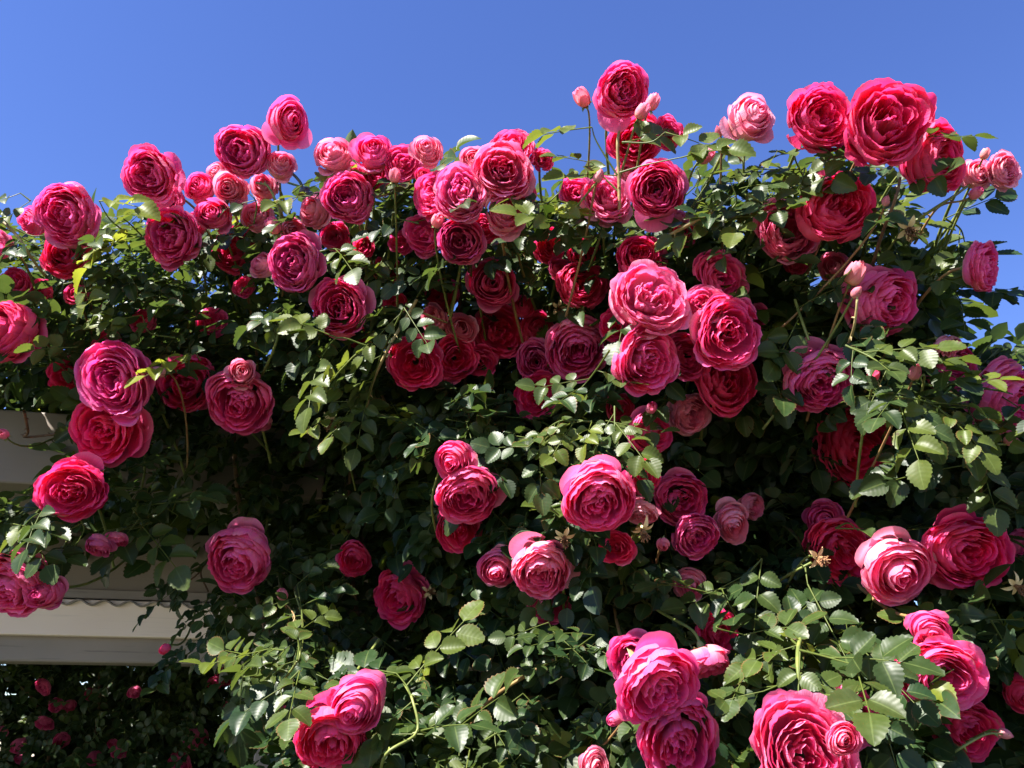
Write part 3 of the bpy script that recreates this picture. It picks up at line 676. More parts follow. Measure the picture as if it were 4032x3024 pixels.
BUDS = '''
1075 887 75 l -.3 .75 0 | plump pale pink bud at the left of the drooping crinkled rose
1555 690 62 l .1 .9 -.03 | small upright pink bud in front of the striped rose
1725 868 70 l .3 .5 -.03 | greenish cream bud between the roses of the central crest cluster
2292 382 85 c -.45 .6 0 | cream bud flushed orange, left of the tallest rose
2532 437 72 l .45 .7 -.05 | pale pink closed bud overlapping the tallest rose at its lower right
2572 400 72 l .4 .8 -.02 | pink bud with a yellow base at the far right of the tallest rose
2359 692 58 g .3 .85 -.08 | closed dark pink bud with green sepals on a long bare stem
2782 613 80 l .6 .45 0 | pink bud lying sideways against the sky over dark leaves
2830 516 48 g -.45 .75 0 | tiny bud with spread sepals on the forked stem of the sky rose
2566 1606 60 m .1 .5 -.04 | purple tipped bud between leaves under the six-rose cluster
2612 2144 72 l -.1 -.1 -.02 | round salmon bud beside the magenta rose that opens downward
620 1465 64 c -.75 .1 -.03 | orange pink closed bud pointing left over the quartered rose
12 1709 58 l .3 .3 -.03 | pink bud at the left edge in front of the beige beam
2424 2830 78 m -.7 -.1 0 | purple pink bud with a dry yellow sepal in the bottom middle
3370 1075 105 c .3 .85 -.08 | large upright cream and pink bud in front of the side-view rose
3375 1150 58 g .3 .7 -.09 | small green bud just below the large upright cream bud
3880 605 48 c .2 .85 0 | small cream bud above the pale roses on the right branch
3845 760 62 m .25 .3 -.02 | dull pink bud hanging under the right branch
3490 790 46 g .1 .9 -.02 | tiny red tipped bud on a brown twig under the largest top rose
3441 1473 68 p -.3 .6 -.06 | red ball bud in the right leaf spray, left of its striped twin
3605 1463 72 g .05 .85 -.06 | green striped pink bud in the right leaf spray
3985 1737 62 g .85 -.05 -.05 | yellow-green pointed bud at the tip of the right leaf spray
3960 2890 58 g .85 -.2 -.05 | yellow-green bud on the thin stem in the lower right corner
1112 2340 56 c -.1 .85 -.05 | small pinkish bud on a red curved stem amid the lower left leaf spray
650 2556 52 r -.2 -.2 0 | small red rosebud hanging under the pergola beam
'''
WITHERED = '''
1306 1660 88 -.1 -.5 -.05 | dried brown seed head with curled cream sepals in the dark left middle
2532 2092 92 .1 -.75 -.05 | faded flower base with yellow stamens under the pale mauve nodding rose
3225 2200 95 .5 -.2 -.08 | spiky withered rose centre with cream sepals on a bright green stem
4005 2310 95 .3 -.3 -.03 | withered flower with long cream sepals at the right edge
3580 905 105 -.1 -.6 -.03 | drooping brown dead rose among the thin stems at the upper right
2222 2118 85 -.1 -.5 -.02 | withered flower with pale green star sepals beside the wilting pale rose
1690 2330 62 .4 .2 .04 | dry brown stamen tuft right of the crimson rose in the dark lower middle
2200 1215 62 0 -.3 .1 | shrivelled brown flower head in the shaded hollow near the small red rose
'''
SHADED = '''
170 2705 75
220 2778 58
273 2780 50
175 2850 66
243 2915 62
75 2938 66
80 2992 52
358 2735 50
370 2985 56
468 2965 58
443 2928 40
772 2910 92
710 3000 95
912 2955 60
912 2790 66
975 2825 92
845 2690 56
528 2725 52
10 2880 50
890 2660 85
'''
for i, ln in enumerate(ROSES.strip().splitlines()):
    a, lab, gd = [s.strip() for s in ln.split('|')]; a = a.split()
    gd = [tuple(float(x) for x in q.split(':')) for q in gd.split(',') if q]
    make_rose(float(a[0]), float(a[1]), float(a[2]), a[3], a[4], float(a[5]), float(a[6]), float(a[7]), lab, gd, 1000+i, 'roses on the climbing rose shrub')
for i, ln in enumerate(BUDS.strip().splitlines()):
    a, lab = [s.strip() for s in ln.split('|')]; a = a.split()
    make_bud(float(a[0]), float(a[1]), float(a[2]), a[3], float(a[4]), float(a[5]), float(a[6]), lab, 3000+i)['group'] = 'rosebuds on the climbing rose shrub'
for i, ln in enumerate(WITHERED.strip().splitlines()):
    a, lab = [s.strip() for s in ln.split('|')]; a = a.split()
    make_withered(*[float(x) for x in a], lab, 4000+i)['group'] = 'withered flower heads on the climbing rose shrub'
proto = []
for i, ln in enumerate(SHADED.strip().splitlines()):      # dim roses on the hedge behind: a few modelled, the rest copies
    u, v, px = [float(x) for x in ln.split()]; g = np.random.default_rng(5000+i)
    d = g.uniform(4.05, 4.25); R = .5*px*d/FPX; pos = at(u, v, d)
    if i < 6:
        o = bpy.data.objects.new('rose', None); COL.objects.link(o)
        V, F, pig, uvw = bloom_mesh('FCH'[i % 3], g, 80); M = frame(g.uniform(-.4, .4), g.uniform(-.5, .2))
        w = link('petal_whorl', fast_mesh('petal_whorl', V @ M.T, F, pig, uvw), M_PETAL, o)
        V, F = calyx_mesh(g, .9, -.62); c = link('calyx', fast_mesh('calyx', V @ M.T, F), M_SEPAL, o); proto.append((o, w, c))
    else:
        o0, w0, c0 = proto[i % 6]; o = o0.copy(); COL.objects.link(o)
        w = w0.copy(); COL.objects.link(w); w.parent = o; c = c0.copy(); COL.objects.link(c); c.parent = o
    tone_of(w, TONE['d'], g)  # petal colour darkened to carry the shade of the hedge
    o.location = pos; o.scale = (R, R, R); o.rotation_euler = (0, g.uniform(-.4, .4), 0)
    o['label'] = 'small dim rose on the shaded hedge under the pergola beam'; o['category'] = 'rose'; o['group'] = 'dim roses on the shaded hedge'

# ------------------------------------------------------------------ setting: ground and far hill
def ground():
    m, t = new_mat('dry_ground'); k = NT(t); co = k.n('ShaderNodeTexCoord').outputs['Object']
    a = k.noise(.35, 6, co); b = k.noise(14, 5, co)
    c = k.mix(k.step(a, .42, .6), rgb(.34, .27, .19), rgb(.16, .17, .07)); c = k.mix(k.math('MULTIPLY', b, .5), c, rgb(.42, .34, .25))
    # dark soil and lawn added round the pergola to cut bounced light; dry ground beyond
    ln = k.n('ShaderNodeVectorMath', operation='LENGTH'); t.links.new(co, ln.inputs[0])
    low_bounce_ground = k.mix(k.step(b, .4, .6), rgb(.030, .024, .016), rgb(.028, .045, .014))
    c = k.mix(k.step(k.math('MULTIPLY_ADD', a, 3.0, ln.outputs['Value']), 12.0, 15.0), low_bounce_ground, c)
    p = k.n('ShaderNodeBsdfPrincipled'); t.links.new(c, p.inputs['Base Color']); p.inputs['Roughness'].default_value = .95
    o = k.n('ShaderNodeOutputMaterial'); t.links.new(p.outputs[0], o.inputs[0])
    n = 41; xs = np.sign(np.linspace(-1, 1, n))*np.abs(np.linspace(-1, 1, n))**3*3000
    X, Y = np.meshgrid(xs, xs, indexing='ij'); Zz = .02*np.sin(X*1.3)*np.cos(Y*.9)*(np.abs(X)+np.abs(Y) < 60)
    i, j = np.meshgrid(np.arange(n-1), np.arange(n-1), indexing='ij')
    F = np.stack([i*n+j, (i+1)*n+j, (i+1)*n+j+1, i*n+j+1], -1).reshape(-1, 4)
    g = link('ground', fast_mesh('ground', np.stack([X, Y, Zz], -1).reshape(-1, 3), F), m); g['kind'] = 'structure'
    m2 = simple('hill_haze_tint', (.20, .21, .25), (.27, .27, .31), .01, 1.0, 0)  # distance haze is put into this blue-grey hill colour
    n, k2 = 80, 14; xs = np.linspace(-1500, 3000, n); hs = 40+30*np.sin(xs*.004+1)+12*np.sin(xs*.013)+6*np.sin(xs*.03)
    V = []
    for q in range(k2):
        f = q/(k2-1); prof = math.sin(f*math.pi)**1.2
        V.append(np.stack([xs, 1500+f*900+0*xs, -2+hs*prof], -1))
    V = np.stack(V, 1); i, j = np.meshgrid(np.arange(n-1), np.arange(k2-1), indexing='ij')
    F = np.stack([i*k2+j, (i+1)*k2+j, (i+1)*k2+j+1, i*k2+j+1], -1).reshape(-1, 4)
    h = link('hill', fast_mesh('hill', V.reshape(-1, 3), F), m2); h['kind'] = 'structure'
ground()

# ------------------------------------------------------------------ pergola
YAW = math.radians(11.5); BD = np.array([math.cos(YAW), math.sin(YAW), 0]); BN = np.array([-math.sin(YAW), math.cos(YAW), 0])
def on_plane(u, v, Y0):                                   # where the line of sight meets the upright plane of a beam face
    d = F_ + R_*(u-2016)/FPX - U_*(v-1512)/FPX; O = np.array([0, Y0, 0])
    k = ((O-C_) @ BN)/(d @ BN); return C_ + k*d
perg = thing('pergola', 'beige painted timber pergola carrying the climbing roses, its boards seen at the lower left', 'pergola', (0, 3.0, 0))
def board(name, Y0, vtop, vbot, thick, proud, mat, s0, s1, bevel=.004):
    zt, zb = on_plane(300, vtop, Y0)[2], on_plane(300, vbot, Y0)[2]
    c = np.array([0, Y0, 0]) + BD*(s0+s1)/2 + BN*(thick/2-proud)
    return box(name, (s1-s0, thick, zt-zb), mat, perg, Vector((c[0], c[1]-3.0, (zt+zb)/2)), bevel, YAW)
YB, YF = 3.35, 2.42
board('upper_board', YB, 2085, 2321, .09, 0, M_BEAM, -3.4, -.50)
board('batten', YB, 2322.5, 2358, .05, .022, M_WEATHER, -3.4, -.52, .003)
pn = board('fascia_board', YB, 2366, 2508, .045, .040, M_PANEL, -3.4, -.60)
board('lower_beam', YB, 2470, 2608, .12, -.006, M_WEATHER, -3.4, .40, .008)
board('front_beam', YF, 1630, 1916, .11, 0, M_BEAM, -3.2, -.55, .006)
def corrugated():                                         # wavy sheet end lying between batten and fascia board
    zc = on_plane(300, 2363, YB)[2]; n = 240; s = np.linspace(-3.4, -.62, n); wv = .009*np.sin(s/.083*2*np.pi)
    rows = []
    for dn, dz in ((-.062, 0), (-.062, -.006), (.5, .05), (.5, .056)):
        P = np.array([0, YB-3.0, 0]) + BD*s[:, None] + BN*dn; P[:, 2] = zc+wv+dz-.012; rows.append(P)
    V = np.stack(rows, 1); i = np.arange(n-1)
    F = np.concatenate([np.stack([i*4+a, (i+1)*4+a, (i+1)*4+b, i*4+b], -1) for a, b in ((0, 1), (1, 2), (2, 3), (3, 0))])
    link('corrugated_sheet', fast_mesh('corrugated_sheet', V.reshape(-1, 3), F), M_SHEET, perg)
corrugated()
zt = on_plane(300, 1700, YF)[2]; zb_ = on_plane(300, 1916, YF)[2]
for u in (20, 900, -700):                                 # rafters joining the two beams
    P = on_plane(u, 1800, YF); L = (YB-YF)*math.cos(YAW)-.115
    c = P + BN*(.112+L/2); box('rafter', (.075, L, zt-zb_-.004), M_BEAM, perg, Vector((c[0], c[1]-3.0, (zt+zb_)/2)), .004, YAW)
for Yp, uu in ((YF, 1330), (YB, 1075)):
    P = on_plane(uu, 2700, Yp) + BN*.06; top = on_plane(300, 1632 if Yp == YF else 2086, Yp)[2]-.002
    P = P + BN*(.055 if Yp == YF else .13)
    box('post', (.10, .10, top), M_WEATHER, perg, Vector((P[0], P[1]-3.0, top/2)), .006, YAW)
def ring_knot(u, v):                                      # the round bolt cover on the fascia board
    P = on_plane(u, v, YB) - BN*.041; a = np.linspace(0, 2*np.pi, 25)
    Z3 = np.array([0, 0, 1.0]); pts = P + .011*(np.cos(a)[:, None]*BD + np.sin(a)[:, None]*Z3) - np.array([0, 3.0, 0])
    V, F = tubes([(pts, .0022)], 6); link('bolt_cover', fast_mesh('bolt_cover', V, F), M_BEAM, perg)
ring_knot(725, 2473)

# ------------------------------------------------------------------ street lamp behind the hedge, string lights
def street_lamp():
    P = at(3592, 1396, 14.0); root = thing('street_lamp', 'grey domed street lamp head far behind, peeping through a gap at the right', 'street lamp', (P[0], P[1], 0))
    m = simple('grey_lamp_metal', (.30, .28, .30), (.36, .33, .36), 4, .5); z = P[2]
    def lathe(name, prof, mat):
        prof = np.array(prof); V, F = tubes([(np.stack([0*prof[:, 0], 0*prof[:, 0], prof[:, 1]], -1), prof[:, 0])], 24)
        link(name, fast_mesh(name, V, F), mat, root)
    lathe('lamp_dome', [(.002, z+.115), (.05, z+.11), (.10, z+.09), (.135, z+.055), (.150, z+.012)], m)
    lathe('lamp_band', [(.150, z+.011), (.156, z+.008), (.156, z-.014), (.150, z-.017)], simple('dark_band', (.03, .03, .035), (.05, .05, .06), 4))
    lathe('lamp_bowl', [(.150, z-.018), (.13, z-.08), (.09, z-.15), (.06, z-.2)], m)
    lathe('pole', [(.05, z-.2), (.055, z-2.5), (.07, .4), (.09, 0)], m)
street_lamp()
M_CABLE = simple('dark_green_cable', (.03, .05, .05), (.06, .09, .085), 60, .45)
M_SOCK = simple('dark_socket_plastic', (.02, .025, .04), (.05, .055, .075), 60, .35)
def string_light(pts, d, sock, sdir, label):
    W3 = [at(u, v, d) for u, v in pts]; o0 = W3[0]
    root = thing('string_light', label, 'string light', o0, 'string light sockets in the rose hedge')
    V, F = tubes([(spline(W3, 6)-o0, .0032)], 8); link('cable', fast_mesh('cable', V, F), M_CABLE, root)
    P = at(sock[0], sock[1], d) - o0; ax = unit(R_*sdir[0]+U_*sdir[1])
    z = np.array([0, .004, .006, .010, .012, .016, .018, .022, .024, .034]); r = np.array([.006, .011, .013, .013, .0115, .0115, .0135, .0135, .012, .0125])
    V, F = tubes([(P + ax*z[:, None], r)], 16); link('socket', fast_mesh('socket', V, F), M_SOCK, root)
    z = np.linspace(0, 1, 8); r = .021*np.sin(np.pi*np.clip(.12+z*.86, 0, 1))**.7
    mg, t = new_mat('clear_bulb_glass'); k = NT(t); p = k.n('ShaderNodeBsdfPrincipled'); p.inputs['Transmission Weight'].default_value = 1; p.inputs['Roughness'].default_value = .03
    oo = k.n('ShaderNodeOutputMaterial'); t.links.new(p.outputs[0], oo.inputs[0])
    V, F = tubes([(P + ax*(.034+.055*z[:, None]), r)], 14); link('bulb', fast_mesh('bulb', V, F), mg, root)
string_light([(1075, 668), (1140, 678), (1178, 712), (1192, 742)], 1.80, (1190, 740), (.55, -.8), 'dark string light socket on a thin cable below the tilted high pale rose')
string_light([(2440, 720), (2480, 690), (2510, 668)], 1.66, (2510, 668), (.85, -.35), 'ribbed black string light socket under a leaf above the heart-eyed hot pink rose')

# ------------------------------------------------------------------ the climbing rose: canes, leaf sprays, foliage
bush = thing('climbing_rose', 'dense climbing rose shrub with dark glossy leaves covering the pergola', 'rose bush', (.2, 2.1, 0))
BO = np.array([.2, 2.1, 0])
def cane(pts, r0, r1, mat, parent=bush, dd=0.0):
    W3 = [at(u, v, float(surf(u, v))+dd+e) for u, v, e in pts]; P = spline(W3, 7)
    paths = [(P-BO, np.linspace(r0, r1, len(P)))]
    g = np.random.default_rng(int(pts[0][0]+pts[0][1]))
    for q in range(2, len(P)-2, 3):                       # prickles
        a = unit(g.normal(0, 1, 3)); paths.append((np.array([P[q]-BO, P[q]-BO+a*(r0+.003), P[q]-BO+a*(r0+.006)+[0, 0, -.002]]), [.0022, .0012, .0002]))
    V, F = tubes(paths, 7); link('cane', fast_mesh('cane', V, F), mat, parent)
CANES = [  # (u, v, depth offset) points, base radius, tip radius, material
 ([(2560,980,.08),(2640,925,.0),(2806,832,-.04)], .0052, .0042, M_TAN),
 ([(3425,1080,.03),(3470,930,-.03),(3528,777,-.04),(3545,700,.0)], .0042, .0028, M_WOODY),
 ([(1850,2860,.05),(1930,2755,-.06),(2080,2655,-.08),(2180,2600,-.05)], .0044, .0034, M_RED),
 ([(1490,3100,-.05),(1520,2970,-.09),(1640,2885,-.10),(1625,2760,-.10),(1590,2690,-.08)], .0036, .0024, M_STEM),
 ([(3160,2480,-.0),(3142,2560,-.06),(3145,2660,-.08),(3180,2760,-.08),(3175,2850,-.03)], .0042, .0028, M_STEM),
 ([(3050,2300,.03),(3120,2255,-.06),(3195,2215,-.08)], .0032, .0026, M_STEM),
 ([(3640,3040,-.0),(3775,2950,-.06),(3880,2892,-.06),(3950,2890,-.05)], .003, .002, M_STEM),
 ([(3560,900,.0),(3680,820,.0),(3760,770,.0),(3850,710,.02),(3950,700,.02)], .0034, .0022, M_STEM),
 ([(3600,960,.03),(3690,820,.01),(3790,790,.0),(3850,765,-.01)], .0028, .0016, M_RED),
 ([(-40,830,.0),(60,920,-.02),(120,1010,-.02),(175,1085,.02)], .0042, .0034, M_TAN),
 ([(1010,720,.03),(1060,740,.0),(1105,860,.01),(1090,960,.04)], .0032, .003, M_STEM),
 ([(2235,862,-.04),(2290,790,-.07),(2345,722,-.08)], .0026, .002, M_STEM),
 ([(2440,860,.0),(2437,700,.0),(2432,560,.0),(2450,460,.02)], .0046, .0034, M_TAN),
 ([(2930,760,.03),(2928,650,-.01),(2935,560,.0)], .0032, .0026, M_STEM),
 ([(2928,640,-.01),(2880,590,-.02),(2840,545,.0)], .0018, .0014, M_RED),
 ([(3330,1380,.0),(3360,1300,-.05),(3372,1220,-.08),(3375,1160,-.09)], .003, .0022, M_TAN),
 ([(3130,1180,.03),(3160,1270,-.02),(3185,1340,-.03)], .0034, .003, M_STEM),
 ([(3600,1600,-.02),(3500,1555,-.06),(3450,1500,-.06)], .0032, .0022, M_TAN),
 ([(3620,1580,-.02),(3640,1480,-.05),(3605,1500,-.06)], .0026, .002, M_STEM),
 ([(3750,1620,.0),(3830,1740,-.05),(3960,1750,-.05)], .003, .0022, M_STEM),
 ([(4060,1640,.0),(3930,1560,.02),(3820,1400,.06),(3770,1330,.1)], .004, .0028, M_WOODY),
 ([(880,2140,.1),(840,2190,.1),(790,2250,.1),(820,2330,.1)], .0036, .0024, M_WOODY),
 ([(790,2250,.1),(740,2290,.1),(690,2300,.1)], .0026, .0016, M_WOODY),
 ([(110,2230,-.01),(150,2140,-.02),(200,2080,.0)], .0036, .0026, M_STEM),
 ([(1130,2480,-.03),(1160,2430,-.06),(1120,2370,-.05)], .0022, .0016, M_RED),
 ([(1100,2700,.02),(1180,2580,-.04),(1190,2440,-.05),(1160,2330,-.05)], .003, .002, M_STEM),
 ([(1640,1180,.0),(1530,1370,-.04),(1470,1500,-.05),(1440,1620,-.03)], .0044, .003, M_TAN),
 ([(1440,1620,-.03),(1380,1640,-.05),(1320,1650,-.05)], .0026, .002, M_STEM),
 ([(2320,1900,.06),(2290,1780,-.04),(2230,1720,-.06),(2180,1690,-.05)], .0036, .0026, M_STEM),
 ([(1100,1250,.05),(1090,1340,-.02),(1050,1440,-.02),(1020,1500,.02)], .0038, .0034, M_STEM),
 ([(1760,1270,.05),(1640,1230,.0),(1600,1290,-.03)], .003, .0024, M_TAN),
 ([(3030,1000,.02),(2940,780,.0),(2990,790,-.02),(3060,800,.0)], .0034, .0026, M_STEM),
 ([(95,1620,-.01),(110,1700,.06),(100,1720,.1),(210,1710,.12),(260,1690,.12)], .004, .003, M_WOODY),
 ([(1730,2150,.05),(1700,1980,.05),(1745,1800,.02)], .0034, .0028, M_STEM),
]
for pts, r0, r1, m in CANES: cane(pts, r0*.82, r1*.82, m)
# inner framework of old canes, climbing from the ground up through the shrub
for q, (u0, v0, u1, v1) in enumerate([(1500,3900,1400,1500),(1900,3900,2100,1100),(2500,4000,2450,900),(3000,4000,3100,1000),(3500,4000,3500,1100),(2200,3900,1800,1000),
                                      (1250,3900,900,1300),(1400,1500,500,1100),(3300,4000,3800,1500)]):
    cane([(u0, v0, .35), (u0*.7+u1*.3+60, v0*.7+v1*.3, .4), (u0*.3+u1*.7-50, v0*.3+v1*.7, .35), (u1, v1, .25)], .011, .005, M_WOODY)

# (path u,v) , leaves, leaflet px, depth offset, youth, spread
SPRAYS = [
 ([(1590,1210),(1500,1400),(1440,1600)], 10, 84, -.07, .10), ([(1440,1360),(1330,1330),(1270,1400)], 3, 112, -.08, .42), ([(1420,1560),(1330,1620),(1300,1740)], 6, 84, -.06, .15),
 ([(2400,1380),(2330,1480),(2260,1560)], 6, 82, -.10, .15), ([(2330,1660),(2200,1660),(2080,1760)], 8, 84, -.08, .18), ([(2420,1600),(2420,1700)], 4, 88, -.06, .1),
 ([(3330,1360),(3450,1420),(3560,1520)], 8, 92, -.07, .12), ([(3500,1560),(3640,1580),(3760,1650)], 8, 104, -.08, .14), ([(3620,1560),(3600,1700),(3590,1780)], 4, 118, -.09, .12),
 ([(3690,1540),(3760,1500),(3800,1470)], 4, 96, -.07, .5), ([(3780,1700),(3830,1760),(3800,1830)], 4, 108, -.08, .2), ([(3380,1560),(3300,1590)], 2, 112, -.07, .1),
 ([(3150,2560),(3230,2580),(3370,2620)], 4, 132, -.09, .16), ([(3180,2740),(3330,2740),(3450,2760)], 4, 128, -.09, .2), ([(3140,2660),(3060,2700),(3010,2720)], 3, 122, -.08, .12), ([(3140,2540),(3050,2470),(2990,2560)], 4, 110, -.05, .1),
 ([(1625,2760),(1600,2700),(1560,2650)], 3, 140, -.10, .15), ([(1640,2880),(1720,2900),(1850,2950)], 4, 120, -.09, .14), ([(1900,2920),(1990,2880),(2060,2960)], 4, 100, -.06, .12), ([(1980,2830),(2000,2780),(2060,2730)], 4, 80, -.06, .05),
 ([(1170,2600),(1190,2440),(1170,2300)], 8, 88, -.07, .12), ([(1120,2560),(1040,2560),(960,2620)], 5, 96, -.08, .16), ([(1180,2640),(1120,2700),(1090,2740)], 3, 110, -.06, .1),
 ([(2190,2600),(2190,2520),(2160,2450)], 5, 78, -.07, .03), ([(2260,2560),(2340,2500)], 3, 74, -.04, .05),
 ([(3000,2200),(2900,2300),(2780,2330)], 5, 112, -.06, .06), ([(2900,2440),(2820,2470),(2930,2500)], 3, 116, -.06, .14),
 ([(500,920),(430,860),(390,790)], 2, 104, -.05, .75), ([(560,930),(510,880),(470,850)], 2, 92, -.04, .7), ([(120,790),(80,760)], 2, 64, .0, .3), ([(620,880),(560,840)], 2, 70, .02, .3),
 ([(2430,690),(2350,560),(2330,500)], 3, 100, -.03, .3), ([(2440,680),(2540,650),(2680,620)], 3, 112, -.07, .3), ([(2440,760),(2370,690),(2330,640)], 3, 80, .0, .2), ([(2450,560),(2560,560),(2620,520)], 2, 104, -.08, .32),
 ([(2700,850),(2760,760),(2800,700)], 5, 82, .02, .0), ([(2860,840),(2900,790),(2870,700)], 4, 92, -.02, .25), ([(3040,800),(2960,830),(2860,870)], 5, 100, -.03, .18), ([(3060,800),(3120,700),(3170,660)], 5, 92, .0, .2),
 ([(3720,860),(3780,900),(3800,960)], 3, 110, .04, .02), ([(3620,1080),(3680,1040),(3720,990)], 4, 102, .03, .03), ([(3640,1120),(3740,1130),(3780,1180)], 4, 104, .04, .0), ([(3560,640),(3590,540)], 2, 84, .02, .1),
 ([(4040,1620),(3960,1480),(3900,1380)], 6, 62, .12, .05), ([(4060,1480),(4000,1400)], 4, 58, .14, .05), ([(3950,1600),(3850,1450)], 4, 60, .14, .0),
 ([(190,1980),(120,2040),(60,2130)], 5, 98, -.02, .05), ([(300,2020),(330,2080),(310,2130)], 4, 104, .0, .03), ([(520,2000),(560,2060),(540,2100)], 4, 112, .03, .0), ([(640,1990),(700,2030)], 4, 100, .05, .02), ([(40,2060),(120,2140),(200,2210)], 4, 84, -.01, .05),
 ([(820,2200),(730,2280),(680,2330)], 6, 54, .1, .0), ([(840,2330),(800,2400),(830,2480)], 6, 56, .1, .0), ([(880,2280),(900,2400),(860,2520)], 6, 64, .08, .0), ([(760,2560),(720,2590)], 3, 56, .12, .0),
 ([(1800,1010),(1720,1060),(1640,1170)], 6, 80, -.03, .12), ([(2300,850),(2230,880),(2180,870)], 3, 96, -.06, .25), ([(2330,930),(2260,940)], 2, 84, -.05, .2),
 ([(1260,990),(1320,980),(1380,1000)], 3, 84, -.03, .18), ([(1150,760),(1195,725)], 1, 84, -.02, .7), ([(3290,2080),(3340,2060),(3380,2090)], 2, 112, -.08, .25), ([(3170,2230),(3180,2300)], 1, 150, -.06, .18),
 ([(3820,2420),(3760,2400),(3700,2420)], 3, 112, -.04, .15), ([(3900,2440),(3960,2540)], 3, 100, -.02, .08), ([(690,1330),(590,1310),(560,1240)], 3, 74, -.05, .45), ([(790,1420),(770,1390)], 1, 84, -.05, .8),
 ([(60,900),(130,930),(210,920)], 4, 78, .02, .15), ([(1000,880),(1010,800),(980,760)], 4, 78, .03, .15), ([(1200,860),(1250,770),(1290,740)], 4, 80, .03, .15), ([(1420,820),(1480,730),(1530,700)], 5, 80, .04, .1), ([(1560,800),(1630,730),(1700,720)], 5, 78, .04, .1),
 ([(1760,800),(1850,850)], 3, 80, .0, .12), ([(2080,900),(2160,800),(2200,760)], 5, 84, .03, .12), ([(2230,900),(2180,820),(2130,790)], 4, 84, .05, .1), ([(2520,900),(2450,800),(2400,740)], 4, 86, .04, .1), ([(3200,760),(3130,620),(3180,570)], 4, 90, .04, .12), ([(3420,740),(3380,650),(3330,600)], 4, 90, .05, .05), ([(3330,960),(3420,860),(3480,800)], 5, 92, .04, .06),
 ([(700,960),(650,1000),(560,1010)], 4, 84, .0, .15), ([(250,1120),(330,1100)], 4, 84, -.02, .15), ([(1650,880),(1560,860)], 4, 84, .0, .12),
]
YAXIS = -F_
def spray(pts, nl, lpx, dd, youth, seed):
    g = np.random.default_rng(seed)
    P = spline([at(u, v, float(surf(u, v))+dd) for u, v in pts], 8)
    L = np.linspace(0, 1, nl) if nl > 1 else np.array([1.0])
    idx = np.clip((L*(len(P)-1)).astype(int), 0, len(P)-1); pos = P[idx]
    T = unit(np.gradient(P, axis=0))[idx]
    side = unit(np.cross(T, np.tile(YAXIS, (nl, 1)))) * np.where(np.arange(nl) % 2, 1, -1)[:, None]
    xdir = unit(T*g.uniform(.2, .9, nl)[:, None] + side*g.uniform(.5, 1.1, nl)[:, None] + np.array([0, -.1, -.35]) + g.normal(0, .18, (nl, 3)))
    nrm = np.array(SUN)*.55 + np.array([0, -.62, .30]) + g.normal(0, .30, (nl, 3))
    dep = float(surf(*pts[0])) + dd; Lw = lpx*dep/FPX*g.uniform(.85, 1.12, nl)
    ok = np.ones(nl, bool)                                # no leaf across the heart of a bloom
    for q in range(nl):
        for f in (.6, 1.6):
            Q = pos[q] + xdir[q]*Lw[q]*f - C_; dq = Q @ F_; uq, vq = 2016+FPX*(Q @ R_)/dq, 1512-FPX*(Q @ U_)/dq
            for ru, rv, rr, rd in ROSES_PX:
                if (uq-ru)**2+(vq-rv)**2 < ((.85 if rr < 95 else 1.0)*rr)**2 and dq < rd+.13 and g.random() < (.85 if rr < 95 else 1): ok[q] = False
    if ok.any(): pos, xdir, nrm, Lw, nl = pos[ok], xdir[ok], nrm[ok], Lw[ok], int(ok.sum())
    V, F, p = scatter(LEAF_HI, pos, xdir, nrm, Lw, g.random(nl), np.clip(g.normal(youth, .10, nl), 0, 1), g)
    A, B = tubes([(P, np.linspace(.0020, .0010, len(P)))], 5)
    F = np.concatenate([F, B+len(V)]); V = np.concatenate([V, A]); p = np.concatenate([p, np.tile([.5, .5, .6, .35], (len(A), 1))])
    link('leaf_spray', fast_mesh('leaf_spray', V-BO, F, p), M_LEAF, bush)
for q, (pts, nl, lpx, dd, yo) in enumerate(SPRAYS): spray(pts, nl, lpx, dd, yo, 900+q)

MASK = [(-500,900),(0,930),(100,900),(250,860),(420,850),(650,880),(850,860),(1000,800),(1250,770),(1400,710),(1560,690),(1700,740),(1800,790),(2000,840),(2150,780),(2250,760),(2330,800),
 (2500,800),(2640,800),(2700,720),(2780,800),(2860,830),(2900,720),(3000,700),(3120,640),(3250,620),(3420,670),(3540,760),(3400,880),(3330,960),(3560,900),(3620,960),(3660,1020),(3660,1180),(3600,1270),(3560,1330),(3660,1430),
 (3800,1460),(4032,1500),(4600,1500),(4600,3500),(1080,3500),(1120,2720),(1060,2560),(990,2380),(980,2090),(860,1960),(560,1980),(450,2010),(330,2000),(150,2020),(0,2040),(-500,2040),(-500,2010),(0,2000),(250,1950),(340,1830),(420,1640),(350,1530),(200,1480),(0,1460),(-500,1460)]
DEEP = [(-500,1050),(0,1080),(400,1000),(900,980),(1500,920),(2100,980),(2500,960),(2700,1000),(3000,960),(3300,1080),(3600,1150),(3550,1400),(4100,1600),(4600,1600),(4600,2500),(4100,2450),(3900,2600),(3900,3500),(1050,3500),(1080,2700),(1000,2500),(930,2300),(930,2020),(560,1990),(450,2000),(430,1850),(480,1640),(300,1500),(-500,1450)]
RP = np.array(ROSES_PX)
